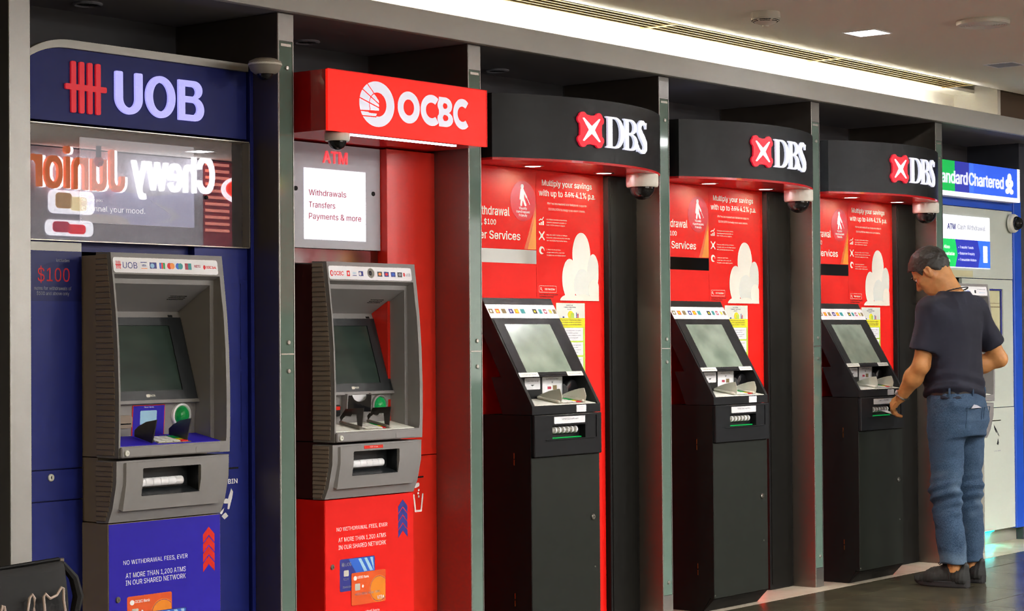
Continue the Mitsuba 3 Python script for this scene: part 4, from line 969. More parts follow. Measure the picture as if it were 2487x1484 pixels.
for zt in (1.3155, 1.2515, 1.187, 1.123):
    add('white_box', plate(rr(S + 0.785, S + 0.962, zt - 0.057, zt), 0.0003, F), 'm_paper', n_, smooth=False)
    for r_ in range(4): add('lettering', text('Check for odd devices before you insert', 0.0038, F, S + 0.795, zt - 0.014 - 0.0105 * r_, width=0.15 - 0.02 * (r_ % 2), w=0.0003), 'm_label_grey', n_, smooth=False)

# the black cash machine
m = thing('cash_machine', 'black cash machine under the first canopy, lit green at its card reader', 'cash machine', 'black leaning cash machines')
MX, MW = S + 0.254, 0.468
def pt(name, mesh, m_, smooth=False, emit=None, parent=None, label=None): return add(name, moved(mesh, (MX, 0, 0)), m_, parent or m, smooth=smooth, emit=emit, label=label)
hp = [(0.1545, 1.442), (0.148, 1.442), (0.135, 1.417), (0.102, 1.360), (-0.075, 1.060), (-0.116, 0.9915), (-0.116, 0.957), (-0.035, 0.957), (0.1545, 1.310)]
nic = [(-0.30, 1.1105), (0.020, 1.1105), (0.020, 0.9925), (-0.30, 0.9925)]
hs = man(prism_yz(hp, 0.0, MW)) + man(prism_yz([(-0.0455, 1.1105), (-0.116, 0.9915), (-0.116, 0.957), (0.04, 0.957), (0.10, 1.1105)], 0.0, MW))
hs = hs - man(prism_yz(nic, 0.0185, MW - 0.018))
pt('housing', unman(hs), 'm_black_satin', smooth=20)
TL = math.atan2(0.177, 0.300)
Mi = frame((MX, -0.075, 1.060), (1, 0, 0), (0, 0.177, 0.300))
def ip(name, shape, t, m_, w=0.0, parent=None, **k_): return add(name, plate(shape, t, Mi, w), m_, parent or m, smooth=False, **k_)
st = ip('card_strip', rr(-0.0, 0.468, 0.3435, 0.4105, 0.002), 0.0012, 'm_white', 0.0002, label='white strip of card marks')
cols = ['m_olive_print', 'm_orange_deep', 'm_olive_print', 'm_navy_print', 'm_orange', 'm_teal_print', 'm_paper', 'm_black_print', 'm_teal_print', 'm_maroon_print', 'm_paper_beige', 'm_olive_print']
uu = [0.001, 0.044, 0.086, 0.134, 0.172, 0.213, 0.257, 0.296, 0.338, 0.371, 0.408, 0.436]
for q, (u, cc) in enumerate(zip(uu, cols)):
    wq = 0.033 if q < 8 else 0.026
    ip('logo_tile', rr(u + 0.006, u + wq, 0.3665, 0.3885), 0.0004, cc, 0.0014, st)
    if q % 3 != 2: ip('logo_mark', ell(u + 0.006 + wq * 0.4, 0.377, 0.007, 0.006), 0.0003, ('m_paper', 'm_yellow_print', 'm_sky_print')[q % 3], 0.0018, st)
scr = add('screen', plate(rr(0.068, 0.378, 0.079, 0.3135), 0.0012, Mi, 0.0002), 'm_screen_dust', m, smooth=False, label='dusty grey green screen')
ip('screen_frame', rr(0.012, 0.456, 0.066, 0.335).difference(rr(0.0682, 0.3778, 0.0792, 0.3133)), 0.0016, 'm_black_satin', 0.0002)
for u0, u1, s_ in ((0.008, 0.137, 'Please insert your card here'), (0.333, 0.443, 'Tap your card here')):
    tg = ip('white_tag', rr(u0, u1, 0.0575, 0.0785, 0.002), 0.0008, 'm_off_white', 0.002)
    add('lettering', text(s_, 0.0055, Mi, (u0 + u1) / 2, 0.065, width=(u1 - u0) * 0.78, w=0.0028, align='c', t=0.0003), 'm_label_grey', tg, smooth=False)
Fn = front(0.0195, MX)
a1 = add('paper_note', plate(rr(0.122, 0.226, 1.0555, 1.1045, 0.004), 0.0008, Fn), 'm_paper', m, smooth=False)
add('lettering', text('Please collect receipt', 0.0065, Fn, 0.174, 1.088, width=0.083, w=0.0008, align='c', t=0.0003), 'm_grey_print', a1, smooth=False)
add('arrow_mark', plate(Polygon([(0.160, 1.0755), (0.186, 1.0755), (0.173, 1.069)]), 0.0004, Fn, 0.0008), 'm_black_print', a1, smooth=False)
a2 = add('paper_note', plate(rr(0.240, 0.379, 1.000, 1.1065, 0.002), 0.0008, Fn), 'm_paper', m, smooth=False)
add('lettering', text('Insert your card here', 0.0065, Fn, 0.309, 1.095, width=0.085, w=0.0008, align='c', t=0.0003), 'm_grey_print', a2, smooth=False)
add('arrow_mark', plate(Polygon([(0.302, 1.0865), (0.316, 1.0865), (0.309, 1.079)]), 0.0004, Fn, 0.0008), 'm_grey_print', a2, smooth=False)
add('printed_card', plate(rr(0.312, 0.340, 1.052, 1.071), 0.0004, Fn, 0.0008), 'm_olive_print', a2, smooth=False)
add('printed_card', plate(rr(0.276, 0.301, 1.055, 1.066), 0.0004, Fn, 0.0008), 'm_maroon_print', a2, smooth=False)
rb = lathe([(0, 0), (0.050, 0), (0.050, 0.012), (0.046, 0.022), (0.036, 0.028), (0.0, 0.028)], 36, np.diag([1, 1.15, 1, 1.0]))
rb.apply_transform(front(0.0195, MX + 0.420, 1.040)); rb = unman(man(rb) ^ man(cbox(MX + 0.38, MX + 0.4485, -0.05, 0.03, 0.9930, 1.108)))
add('card_reader', rb, 'm_black_gloss', m)
add('reader_light', cat(plate(rr(0.392, 0.445, 1.012, 1.018, 0.002), 0.004, front(-0.0086, MX)), plate(rr(0.385, 0.391, 1.0, 1.045, 0.002), 0.003, front(0.006, MX))), 'm_green_plastic', m, smooth=False, emit=[0.0, 2.6, 0.85], label='green light of the card reader')
pt('key_plate', tilted(cbox(0.024, 0.440, -0.1120, 0.0185, 0.9927, 0.9955), -0.112, 0.16), 'm_off_white')
kp = pt('keypad', tilted(cbox(0.225, 0.365, -0.100, -0.010, 0.9957, 0.9970), -0.112, 0.16), 'm_chrome')
for r in range(4):
    for q in range(4):
        add('key', moved(tilted(cbox(0.231 + 0.0335 * q, 0.259 + 0.0335 * q, -0.0965 + 0.0215 * r, -0.079 + 0.0215 * r, 0.9972, 1.0000, 0.0008), -0.112, 0.16), (MX, 0, 0)), 'm_off_white' if q < 3 else ('m_red_print', 'm_yellow_print', 'm_green_print', 'm_green_print')[r], kp, smooth=False)
for xs in (0.205, 0.372):
    th = np.linspace(0, 1, 9)
    prof = [(-0.103, 0.9975), (-0.110, 1.026), (-0.0990, 1.0590)] + [(-0.099 + 0.114 * t, 1.0590 - 0.029 * t ** 1.6) for t in th[1:]] + [(0.0155, 1.016), (-0.005, 0.9975)]
    pt('pin_shield', prism_yz(prof, xs + 0.004, xs + 0.0065), 'm_shield')
    pt('shield_rail', tilted(cbox(xs - 0.012, xs + 0.004, -0.1045, 0.014, 0.9972, 1.0085, 0.004), -0.112, 0.16), 'm_shield')
pt('front_tag', plate(rr(0.299, 0.367, 0.960, 0.9895, 0.002), 0.0008, front(-0.1162)), 'm_paper')
# dispenser block
dm = man(cbox(0.004, 0.4655, -0.1245, 0.02, 0.782, 0.9545, 0.003)) - man(cbox(0.128, 0.3545, -0.2, -0.088, 0.852, 0.908)) - man(cbox(0.040, 0.430, -0.2, -0.121, 0.8515, 0.945))
pt('dispenser', unman(dm), 'm_black_satin')
lab_ = pt('dispenser_label', plate(rr(0.139, 0.352, 0.9155, 0.9535, 0.004), 0.001, front(-0.1212)), 'm_paper')
add('lettering', text('Collect your cash here', 0.0068, front(-0.1222, MX), 0.247, 0.931, width=0.112, align='c', t=0.0003), 'm_grey_print', lab_, smooth=False)
for q in range(7):
    x0 = 0.133 + 0.0285 * q
    pt('roller', tube([(x0, -0.098, 0.888), (x0 + 0.0095, -0.098, 0.888)], 0.0150, 16), 'm_white', 40)
    if q < 6: pt('spacer', tube([(x0 + 0.010, -0.098, 0.888), (x0 + 0.0280, -0.098, 0.888)], 0.0135, 16), 'm_sc_grey', 40)
pt('cash_light', cbox(0.130, 0.352, -0.1015, -0.0905, 0.8535, 0.8575), 'm_green_plastic', emit=[0.0, 0.26, 0.05], label='green strip light under the cash slot')
pt('cash_ledge', cbox(0.078, 0.415, -0.129, -0.1205, 0.8475, 0.8512, 0.001), 'm_black_satin')
# lower cabinet
pt('cabinet', cat(prism_yz([(-0.085, 0.9545), (0.1500, 0.9545), (0.1500, 0.0), (-0.040, 0.0), (-0.085, 0.0655)], 0.0, MW)), 'm_black')
pt('door', cbox(0.0, MW, -0.110, -0.0855, 0.0655, 0.7815, 0.002), 'm_black_door')
pt('toe_kick', prism_yz([(-0.108, 0.0640), (-0.086, 0.0640), (-0.042, 0.0005), (-0.046, 0.0005)], 0.002, MW - 0.002), 'm_black')
pt('side_flange', cbox(-0.002, 0.0, -0.109, -0.024, 0.07, 0.955), 'm_black')
lk = pt('lock', lathe([(0, 0), (0.0125, 0), (0.0125, 0.004), (0.009, 0.007), (0.004, 0.007), (0.004, 0.003), (0, 0.003)], 28, front(-0.110, 0.417, 0.512)), 'm_chrome', 30)
for za in (0.748, 0.775, 0.170, 0.200): pt('hinge', cbox(-0.0032, -0.0005, -0.0235, -0.0195, za, za + 0.024), 'm_brass')
for u, zz in ((0.006, 0.080), (0.43, 0.300)): pt('rivet', lathe([(0, 0), (0.004, 0), (0.003, 0.002), (0, 0.0022)], 12, front(-0.110, u, zz)), 'm_chrome', 30)
roots = ['canopy', 'red_back_panel', 'black_column', 'service_poster', 'savings_poster', 'yellow_notice', m]
d = dome_camera('white dome camera under the right end of the first black canopy', S + 1.168, -0.030, 2.0, 0.0725, 'm_camera_white', rd=0.056, drop=0.058)
roots.append(d)
for i, (nth, extra) in enumerate((('second', 'with its card reader unlit'), ('third', 'used by the man'))):
    dx = PX[3 + i] - PX[2]
    for r in roots:
        base = r if r in ('canopy', 'red_back_panel', 'black_column', 'service_poster', 'savings_poster', 'yellow_notice') else r.rsplit('_0', 1)[0]
        lab = labels[r]['label']
        if r == m: lab = f'black cash machine under the {nth} canopy, {extra}'
        elif r == 'canopy': lab = ('black curved canopy reading DBS in the middle of the three', 'black curved canopy reading DBS furthest away, above the man')[i]
        else: lab = lab.replace('first', nth)
        new = dup(r, base, lab, dx)
        if r == m:
            for kk in [kk for kk in scene if kk.startswith(new + '__reader_light')]:
                scene[kk] = {a: v for a, v in scene[kk].items() if a != 'emitter'}
labels['dome_camera_002' if 'dome_camera_002' in labels else d]['group'] = 'white dome cameras under the canopies'

# short lamp glowing on the second canopy
s = thing('strip_lamp', 'short white strip lamp glowing on top of the second black canopy', 'lamp')
add('tube', tube([(7.968, 0.135, 2.292), (8.070, 0.120, 2.292)], 0.006, 10), 'm_white', s, emit=[3.5, 3.5, 5.0])
add('holder', cbox(7.955, 8.085, 0.130, 0.150, 2.2725, 2.2855), 'm_black', s, smooth=False)

# ================================================================ the last bay: blue frame
C0, C1, CY = PX[5] + PW + 0.002, 11.692, 0.20
b = thing('white_cladding', 'white metal cladding in a blue frame around the furthest cash machine', 'wall cladding')
F = front(CY)
add('upper_panel', plate(rr(C0, C1 - 0.001, 1.6115, 2.030), 0.02, F, -0.02), 'm_sc_panel', b, smooth=False)
win = rr(11.370, 11.552, 1.222, 1.550)
add('middle_panel', plate(rr(11.004, C1 - 0.004, 0.830, 1.6075).difference(win), 0.02, F, -0.02), 'm_sc_panel', b, smooth=False)
add('lower_panel', plate(rr(10.968, C1 - 0.001, 0.088, 0.8265), 0.02, F, -0.02), 'm_sc_panel', b, smooth=False)
add('left_panel', plate(rr(C0, 10.495, 0.088, 1.6075), 0.02, F, -0.02), 'm_sc_panel', b, smooth=False)
wf = add('window_frame', plate(win.difference(rr(11.370, 11.542, 1.231, 1.541)), 0.006, F, -0.014), 'm_navy_print', b, smooth=False)
wp = add('window_paper', plate(rr(11.371, 11.541, 1.232, 1.540), 0.002, F, -0.018), 'm_paper_beige', b, smooth=False)
add('window_bar', plate(unary_union([rr(11.40, 11.54, 1.438, 1.443), rr(11.40, 11.535, 1.462, 1.465)]), 0.003, F, -0.016), 'm_olive_print', b, smooth=False)
add('frame_post', cbox(C1, 11.798, CY - 0.012, 0.55, 0.080, 2.10, 0.004), 'm_blue_frame', b, smooth=False)
add('frame_header', cbox(C0, C1 - 0.001, CY - 0.004, 0.50, 2.033, 2.10, 0.002), 'm_blue_frame', b, smooth=False)
for pa, pb in ((C0, 10.495), (10.962, 11.798)): add('plinth', cbox(pa, pb, 0.245, 0.52, 0.001, 0.084), 'm_sc_grey', b, smooth=False)
add('plinth_light', cbox(10.975, 11.44, 0.222, 0.232, 0.078, 0.0845), 'm_green_plastic', b, smooth=False, emit=[0.0, 330.0, 110.0], label='green strip light under the white cladding')
add('bin_slot', plate(rr(11.385, 11.503, 0.7475, 0.7525), 0.0012, F), 'm_black', b, smooth=False)
add('litter_symbol', plate(unary_union([Polygon([(11.405, 0.727), (11.437, 0.700), (11.470, 0.668), (11.478, 0.653), (11.462, 0.664), (11.430, 0.683), (11.415, 0.700)]).difference(Polygon([(11.436, 0.690), (11.458, 0.674), (11.466, 0.664), (11.450, 0.672)])), Polygon([(11.445, 0.607), (11.463, 0.640), (11.472, 0.610), (11.462, 0.600)])]), 0.0006, F), 'm_black_print', b, smooth=False)
add('lettering', text('LITTER', 0.007, F, 11.452, 0.562, width=0.09, align='c'), 'm_label_grey', b, smooth=False)
add('receipt_slot', plate(rr(10.72, 11.146, 1.6165, 1.6545), 0.0012, F), 'm_paper_beige', b, smooth=False)

p = thing('display_screen', 'lit cash withdrawal screen on the white cladding beyond the last pillar', 'screen')
F = front(CY - 0.0005)
SL, SR = 10.62, 11.369
add('screen', plate(rr(SL, SR, 1.668, 1.977), 0.006, F), 'm_white', p, smooth=False, emit=[0.70, 0.76, 0.93])
F = front(CY - 0.0065)
add('ground', plate(rr(SL, SR - 0.001, 1.673, 1.835), 0.0005, F), 'm_navy_print', p, smooth=False, emit=[0.012, 0.026, 0.36])
add('green_arrow', plate(Polygon([(SL, 1.673), (10.908, 1.673), (10.938, 1.745), (10.908, 1.835), (SL, 1.835)]), 0.0005, F, 0.0005), 'm_green_print', p, smooth=False, emit=[0.005, 0.44, 0.085])
add('blue_end', plate(Polygon([(11.207, 1.673), (SR - 0.001, 1.673), (SR - 0.001, 1.835), (11.203, 1.835), (11.235, 1.752)]), 0.0005, F, 0.0005), 'm_blue_print', p, smooth=False, emit=[0.02, 0.10, 0.72])
add('phone_symbol', plate(rr(11.272, 11.332, 1.704, 1.806, 0.006), 0.0005, F, 0.001), 'm_white_print', p, smooth=False, emit=[0.10, 0.25, 0.80])
add('phone_symbol', plate(rr(11.280, 11.328, 1.716, 1.797, 0.002), 0.0005, F, 0.0015), 'm_white_print', p, smooth=False, emit=[0.70, 0.78, 0.95])
for s_, zz, w_, u in (('Also', 1.779, 0.075, 10.838), ('available', 1.7395, 0.135, 10.899), ('here', 1.700, 0.08, 10.84)): add('lettering', text(s_, 0.019, F, u, zz, width=w_, w=0.001, bold=True, align='r'), 'm_white_print', p, smooth=False, emit=[0.45, 0.75, 0.62])
for s_, zz, w_ in (('• Transfer Funds', 1.783, 0.196), ('• Balance Enquiry', 1.747, 0.212), ('• Transaction History', 1.710, 0.235)): add('lettering', text(s_, 0.0150, F, 10.949, zz, width=w_, w=0.0005), 'm_white_print', p, smooth=False, emit=[0.55, 0.58, 0.85])
add('lettering', text('ATM', 0.032, F, 10.812, 1.893, width=0.102, bold=True), 'm_navy_print', p, smooth=False, label='dark blue word')
add('lettering', text('Cash Withdrawal', 0.029, F, 10.944, 1.896, width=0.363), 'm_label_grey', p, smooth=False)

s = thing('light_box_sign', 'blue and green lit sign reading Standard Chartered beyond the last pillar', 'sign')
y = 0.12
add('box', cbox(10.395, 11.638, y + 0.010, 0.195, 2.079, 2.284), 'm_white', s, smooth=False)
F = front(y + 0.010)
add('face_blue', plate(rr(11.014, 11.602, 2.106, 2.2825), 0.009, F), 'm_blue_print', s, smooth=False, emit=[0.022, 0.066, 0.60])
add('face_light_blue', plate(rr(10.953, 11.0135, 2.106, 2.2825), 0.009, F), 'm_blue_print', s, smooth=False, emit=[0.045, 0.125, 0.72])
add('face_navy', plate(rr(10.770, 10.9525, 2.106, 2.2825), 0.009, F), 'm_navy_print', s, smooth=False, emit=[0.022, 0.030, 0.32])
add('face_green', plate(rr(10.398, 10.7695, 2.106, 2.2825), 0.009, F), 'm_green_print', s, smooth=False, emit=[0.003, 0.34, 0.055])
add('bottom_edge', plate(rr(10.398, 11.637, 2.0795, 2.1055), 0.010, F), 'm_white', s, smooth=False, emit=[0.86, 0.86, 1.05])
add('side_edge', plate(rr(11.6025, 11.637, 2.106, 2.2835), 0.010, F), 'm_white', s, smooth=False, emit=[0.92, 0.92, 1.05])
F = front(y + 0.001)
for s_, u, w_ in (('Standard', 10.500, 0.428), ('Chartered', 10.946, 0.463)): add('lettering', text(s_, 0.0700, F, u, 2.153, width=w_, bold=True, t=0.004), 'm_white', s, smooth=False, emit=[0.42, 0.46, 0.62])
knot = unary_union([ell(11.490, 2.222, 0.026, 0.028), ell(11.462, 2.190, 0.024, 0.024), ell(11.515, 2.190, 0.024, 0.022), ell(11.490, 2.165, 0.028, 0.024), ell(11.460, 2.142, 0.025, 0.017), ell(11.517, 2.140, 0.024, 0.016)]).difference(unary_union([ell(11.49, 2.19, 0.008, 0.006), ell(11.478, 2.150, 0.005, 0.005), ell(11.503, 2.150, 0.005, 0.005)]))
add('emblem', plate(knot, 0.004, F), 'm_white', s, smooth=False, emit=[0.60, 0.62, 0.75])

hooded_machine('grey hooded cash machine furthest away, mostly hidden behind the man', 'last', 6.105 + UX, 0.04)
d = thing('dome_camera', 'round wall camera with a black dome on the white cladding at the right edge', 'security camera')
Mw = front(CY - 0.0123, 11.655, 1.956)
add('housing', lathe([(0, 0), (0.058, 0), (0.058, 0.022), (0.052, 0.032), (0, 0.032)], 40, Mw), 'm_camera_white', d)
add('dome', lathe([(0, 0.030), (0.043, 0.030)] + [(0.043 * math.cos(t), 0.032 + 0.042 * math.sin(t)) for t in np.linspace(0.02, math.pi / 2, 12)], 36, Mw), 'm_dome', d)
# ================================================================ the shops across the hall (mirrored by the display panel)
w_ = thing('shop_front', 'shop front across the hall with lit script lettering, seen only as a reflection', 'shop front')
Y0 = YF + 0.02
Mb = frame((0, Y0, 0), (-1, 0, 0), (0, 0, 1))          # faces the machines; u runs towards -x


def shop(name, shape, m_, w=0.0, emit=None, parent=w_, t=0.02, label=None): return add(name, plate(shape, t, Mb, w), m_, parent, smooth=False, emit=emit, label=label)
def tx(name, s_, h, x_left_seen, z, width, m_, w, emit=None, parent=w_, t=0.03, bold=True):
    return add(name, text(s_, h, Mb, -x_left_seen, z, width=width, w=w, bold=bold, t=t), m_, parent, smooth=False, emit=emit)


mat('m_shop_grey', '#b9b6c0', 0.6, 0.3)
mat('m_shop_red', '#8a3036', 0.6, 0.3)
mat('m_shop_wood', '#6a4a38', 0.6, 0.3)
shop('fascia', rr(-10.85, -9.0, 2.02, 2.69), 'm_shop_grey', 0.0)
shop('fascia_red', rr(-13.2, -10.855, 1.5, 2.69), 'm_shop_red', 0.0)
k7 = SHOP_SIGN
tx('lettering', 'Chewy', 0.27, 10.915, 2.43, 0.83, 'm_white', 0.06, [k7, k7, 1.05 * k7])
tx('lettering', 'Junior', 0.29, 10.055, 2.40, 0.86, 'm_white', 0.03, [k7, k7, 1.05 * k7])
tx('lettering_front', 'Junior', 0.29, 10.00, 2.40, 0.86, 'm_orange_deep', 0.065, [0.30 * k7, 0.075 * k7, 0.012 * k7])
for q in range(11): shop('stripe', rr(-11.12, -10.87, 2.13 + 0.052 * q, 2.152 + 0.052 * q), 'm_orange_deep', 0.021, [0.9, 0.36, 0.30], t=0.01)
lg = unary_union([ell(-11.25, 2.47, 0.22, 0.11)])
shop('logo_plate', lg, 'm_white', 0.03, [2, 2, 2.2]); shop('logo_red', ell(-11.25, 2.475, 0.19, 0.085), 'm_red_paint', 0.055, [1.8, 0.06, 0.02]); shop('logo_yellow', ell(-11.27, 2.51, 0.13, 0.06), 'm_yellow_print', 0.078, [2.4, 1.9, 0.2])
# two dishes on the menu board
for n_, (xc, zc, rx, rz, c1, c2) in enumerate(((9.55, 2.295, 0.21, 0.085, 'm_cream', 'm_olive_print'), (9.53, 2.105, 0.22, 0.058, 'm_red_print', 'm_maroon_print'))):
    shop('dish', rr(-xc - rx, -xc + rx, zc - rz, zc + rz, 0.045), 'm_white', 0.021, [1.7, 1.7, 1.9], t=0.01)
    shop('dish_food', rr(-xc - rx * 0.65, -xc + rx * 0.10, zc - rz * 0.7, zc + rz * 0.5, 0.03), c1, 0.032, [[1.4, 1.1, 0.5], [1.1, 0.06, 0.08]][n_], t=0.006)
    shop('dish_food', rr(-xc + rx * 0.02, -xc + rx * 0.72, zc - rz * 0.55, zc + rz * 0.8, 0.03), c2, 0.032, [[0.6, 0.32, 0.14], [0.45, 0.03, 0.06]][n_], t=0.006)
for q, (xc, cc) in enumerate(((12.08, 'm_white'), (12.26, 'm_maroon_print'), (12.36, 'm_cream'), (12.46, 'm_maroon_print'), (12.57, 'm_cream'), (12.68, 'm_orange'), (12.80, 'm_black'))):
    shop('curtain_stripe', rr(-xc - 0.085, -xc + 0.05 if q else -xc + 0.12, 1.60, 2.03), cc, 0.021, None, t=0.01)
hg = thing('hanging_pole', 'dark pole with a red and white ball hanging before the shop across the hall', 'pole')
add('pole', tube([(9.62, Y0 + 0.25, 2.60), (9.62, Y0 + 0.25, CEIL)], 0.02, 10), 'm_black', hg)
add('ball', lathe([(0, -0.04), (0.028, -0.028), (0.04, 0), (0.028, 0.028), (0, 0.04)], 20, center=(9.62, Y0 + 0.25, 2.585)), 'm_red_paint', hg)
# unseen glowing panels added to brighten the machine fronts and the ceiling
for n_, (xa, xb) in enumerate(((4.2, 8.6), (13.4, 16.6))):
    sw = thing('shop_window', f'glowing panel added across the hall to brighten the machines, {("left", "right")[n_]} of the script sign, out of view', 'shop window')
    shop('panel', rr(-xb, -xa, 0.9, 2.35), 'm_cream', 0.0, [1.9, 1.85, 1.8], sw)
    for xq in np.arange(xa, xb + 0.1, (xb - xa) / 4): shop('mullion', rr(-xq - 0.03, -xq + 0.03, 0.0, 2.4), 'm_alu', 0.03, None, sw)
for n_, (x, y) in enumerate(((6.8, -3.05), (9.3, -4.75), (10.0, -3.0), (11.6, -4.7))):
    d = thing('round_downlight', f'round hall downlight out of view, the {("leftmost", "second", "third", "rightmost")[n_]} of four', 'ceiling light', 'round downlights of the hall')
    add('rim', lathe([(0.085, CEIL), (0.098, CEIL), (0.098, CEIL - 0.004), (0.085, CEIL - 0.004)], 32, center=(x, y, 0)), 'm_white', d, smooth=False)
    add('lamp', lathe([(0, CEIL - 0.0005), (0.0845, CEIL - 0.0005), (0.0845, CEIL - 0.003), (0, CEIL - 0.003)], 28, center=(x, y, 0)), 'm_white', d, smooth=False, emit=[HALL_LAMP * 0.5 * q for q in LAMP_WHITE])

# ================================================================ black bag on a stool in the left foreground
bx, by = 3.55, -0.55
st = thing('stool', 'low black stool under the black bag, below the frame', 'stool')
add('seat', cbox(bx - 0.24, bx + 0.24, by - 0.12, by + 0.12, 0.255, 0.275, 0.006), 'm_black', st, smooth=False)
for sx in (-1, 1):
    for sy in (-1, 1): add('leg', tube([(bx + sx * 0.20, by + sy * 0.09, 0.256), (bx + sx * 0.21, by + sy * 0.10, 0.0)], 0.012, 10), 'm_black', st)
bg = thing('bag', 'black bag with embroidered white cat outlines in the lower left corner', 'bag')
sec = []
for z, hw, hd, dx in ((0.2755, 0.205, 0.060, 0), (0.285, 0.212, 0.066, 0), (0.40, 0.214, 0.064, 0.0), (0.52, 0.210, 0.050, 0.002), (0.60, 0.204, 0.030, 0.006), (0.622, 0.200, 0.012, 0.008)):
    a = np.arange(32) * 2 * math.pi / 32
    c_, s_ = np.cos(a), np.sin(a)
    sec.append(np.c_[bx + dx + hw * np.sign(c_) * np.abs(c_) ** 0.35, by + hd * np.sign(s_) * np.abs(s_) ** 0.6, np.full(32, z) + (0.016 * (c_ * 0.5 + 0.5) if z > 0.5 else 0)])
V = np.vstack(sec + [[[bx, by, 0.2755]], [[bx + 0.008, by, 0.630]]]); Fc = []
for i in range(5):
    for q in range(32):
        r_ = (q + 1) % 32
        Fc += [(i * 32 + q, i * 32 + r_, i * 32 + 32 + r_), (i * 32 + q, i * 32 + 32 + r_, i * 32 + 32 + q)]
for q in range(32):
    r_ = (q + 1) % 32
    Fc += [(192, r_, q), (193, 160 + q, 160 + r_)]
add('body', trimesh.Trimesh(V, np.array(Fc), process=False), 'm_bag', bg, smooth=50)
add('zip', tube([(bx - 0.19, by, 0.6285), (bx, by, 0.6345), (bx + 0.195, by, 0.642)], 0.006, 8), 'm_black', bg)
add('zip_end', cbox(bx + 0.196, bx + 0.212, by - 0.006, by + 0.006, 0.633, 0.645, 0.002), 'm_chrome', bg, smooth=False)
add('strap', tube([(bx + 0.205, by, 0.630), (bx + 0.245, by - 0.005, 0.585), (bx + 0.262, by - 0.005, 0.530), (bx + 0.250, by, 0.47), (bx + 0.213, by, 0.43)], [0.010, 0.014, 0.016, 0.014, 0.008], 8), 'm_bag', bg)
Mc = front(by - 0.066, bx, 0.0)
def line(pts, r=0.004): return add('cat_outline', tube(trimesh.transform_points(np.c_[np.array(pts), np.zeros(len(pts))], Mc), r, 6), 'm_bag_line', bg)
# front wall of the bag leans: the stitched lines lie just proud of it
line([(0.083, 0.44), (0.094, 0.505), (0.089, 0.548), (0.096, 0.557), (0.112, 0.542), (0.135, 0.549), (0.153, 0.570), (0.160, 0.566), (0.160, 0.533), (0.166, 0.500), (0.184, 0.455)])
line([(-0.075, 0.45), (-0.062, 0.507), (-0.052, 0.540), (-0.046, 0.536), (-0.040, 0.512), (-0.006, 0.513), (0.020, 0.502), (0.034, 0.514), (0.040, 0.550), (0.050, 0.560), (0.058, 0.548), (0.056, 0.510), (0.044, 0.47), (0.036, 0.44)])
line([(-0.040, 0.510), (-0.034, 0.470), (-0.030, 0.44)])

# ================================================================ the man at the third black machine
mat('m_skin', grain('#a8703f', '#bd8350', 40.0), 0.5, 0.4)
mat('m_hair', grain('#0b0a09', '#1c1814', 120.0, 1.0, (1, 1, 0.3)), 0.55, 0.35)
mat('m_shirt', grain('#0d0e18', '#151520', 60.0), 0.85, 0.2, sheen=0.3)
jl, jd, jf = lin('#101f33'), lin('#22374e'), lin('#5a6c7c')
mat('m_jeans', mikit.proc(lambda p, n, uv: mix(mix(jl, jd, fbm(p.x * 14, p.y * 14, p.z * 5, 3)), jf, 0.35 * smoothstep(0.56, 0.78, fbm(p.x * 6 + 3, p.y * 6, p.z * 7, 3)) + 0.25 * smoothstep(0.35, 0.7, noise(p.x * 420, p.y * 420, p.z * 420)))), 0.85, 0.2, sheen=0.2)
mat('m_shoe', grain('#0f0f0f', '#1d1d1b', 300.0), 0.7, 0.3)
mat('m_sole', '#1a1a1b', 0.6, 0.3)
mat('m_belt', '#14110f', 0.4, 0.4)
mat('m_cord', '#17171a', 0.7, 0.3)
mat('m_eye', '#e8e2d8', 0.2, 0.5)
mat('m_lip', '#9a5a44', 0.5, 0.3)


def smin(a, b, k):
    h = np.clip(0.5 + 0.5 * (b - a) / k, 0, 1)
    return b * (1 - h) + a * h - k * h * (1 - h)


def cap(X, Y, Z, a, b, ra, rb):
    a, b = np.array(a, float), np.array(b, float)
    d = b - a
    t = np.clip(((X - a[0]) * d[0] + (Y - a[1]) * d[1] + (Z - a[2]) * d[2]) / (d @ d), 0, 1)
    return np.sqrt((X - a[0] - t * d[0]) ** 2 + (Y - a[1] - t * d[1]) ** 2 + (Z - a[2] - t * d[2]) ** 2) - (ra + (rb - ra) * t)


def ellip(X, Y, Z, c, R, r):
    """R: rows are the axes."""
    P_ = np.stack([X - c[0], Y - c[1], Z - c[2]], -1) @ np.asarray(R).T
    q = P_ / np.array(r)
    k0 = np.sqrt((q ** 2).sum(-1)); k1 = np.sqrt(((q / np.array(r)) ** 2).sum(-1)) + 1e-9
    return k0 * (k0 - 1) / k1


def stack(X, Y, Z, zs, cx, cyy, a, b, p_=2.3):
    x0, y0, A, B = (np.interp(Z, zs, v) for v in (cx, cyy, a, b))
    q = (np.abs((X - x0) / A) ** p_ + np.abs((Y - y0) / B) ** p_) ** (1 / p_)
    d = (q - 1) * np.minimum(A, B)
    return np.maximum(d, np.maximum(zs[0] - Z, Z - zs[-1]))


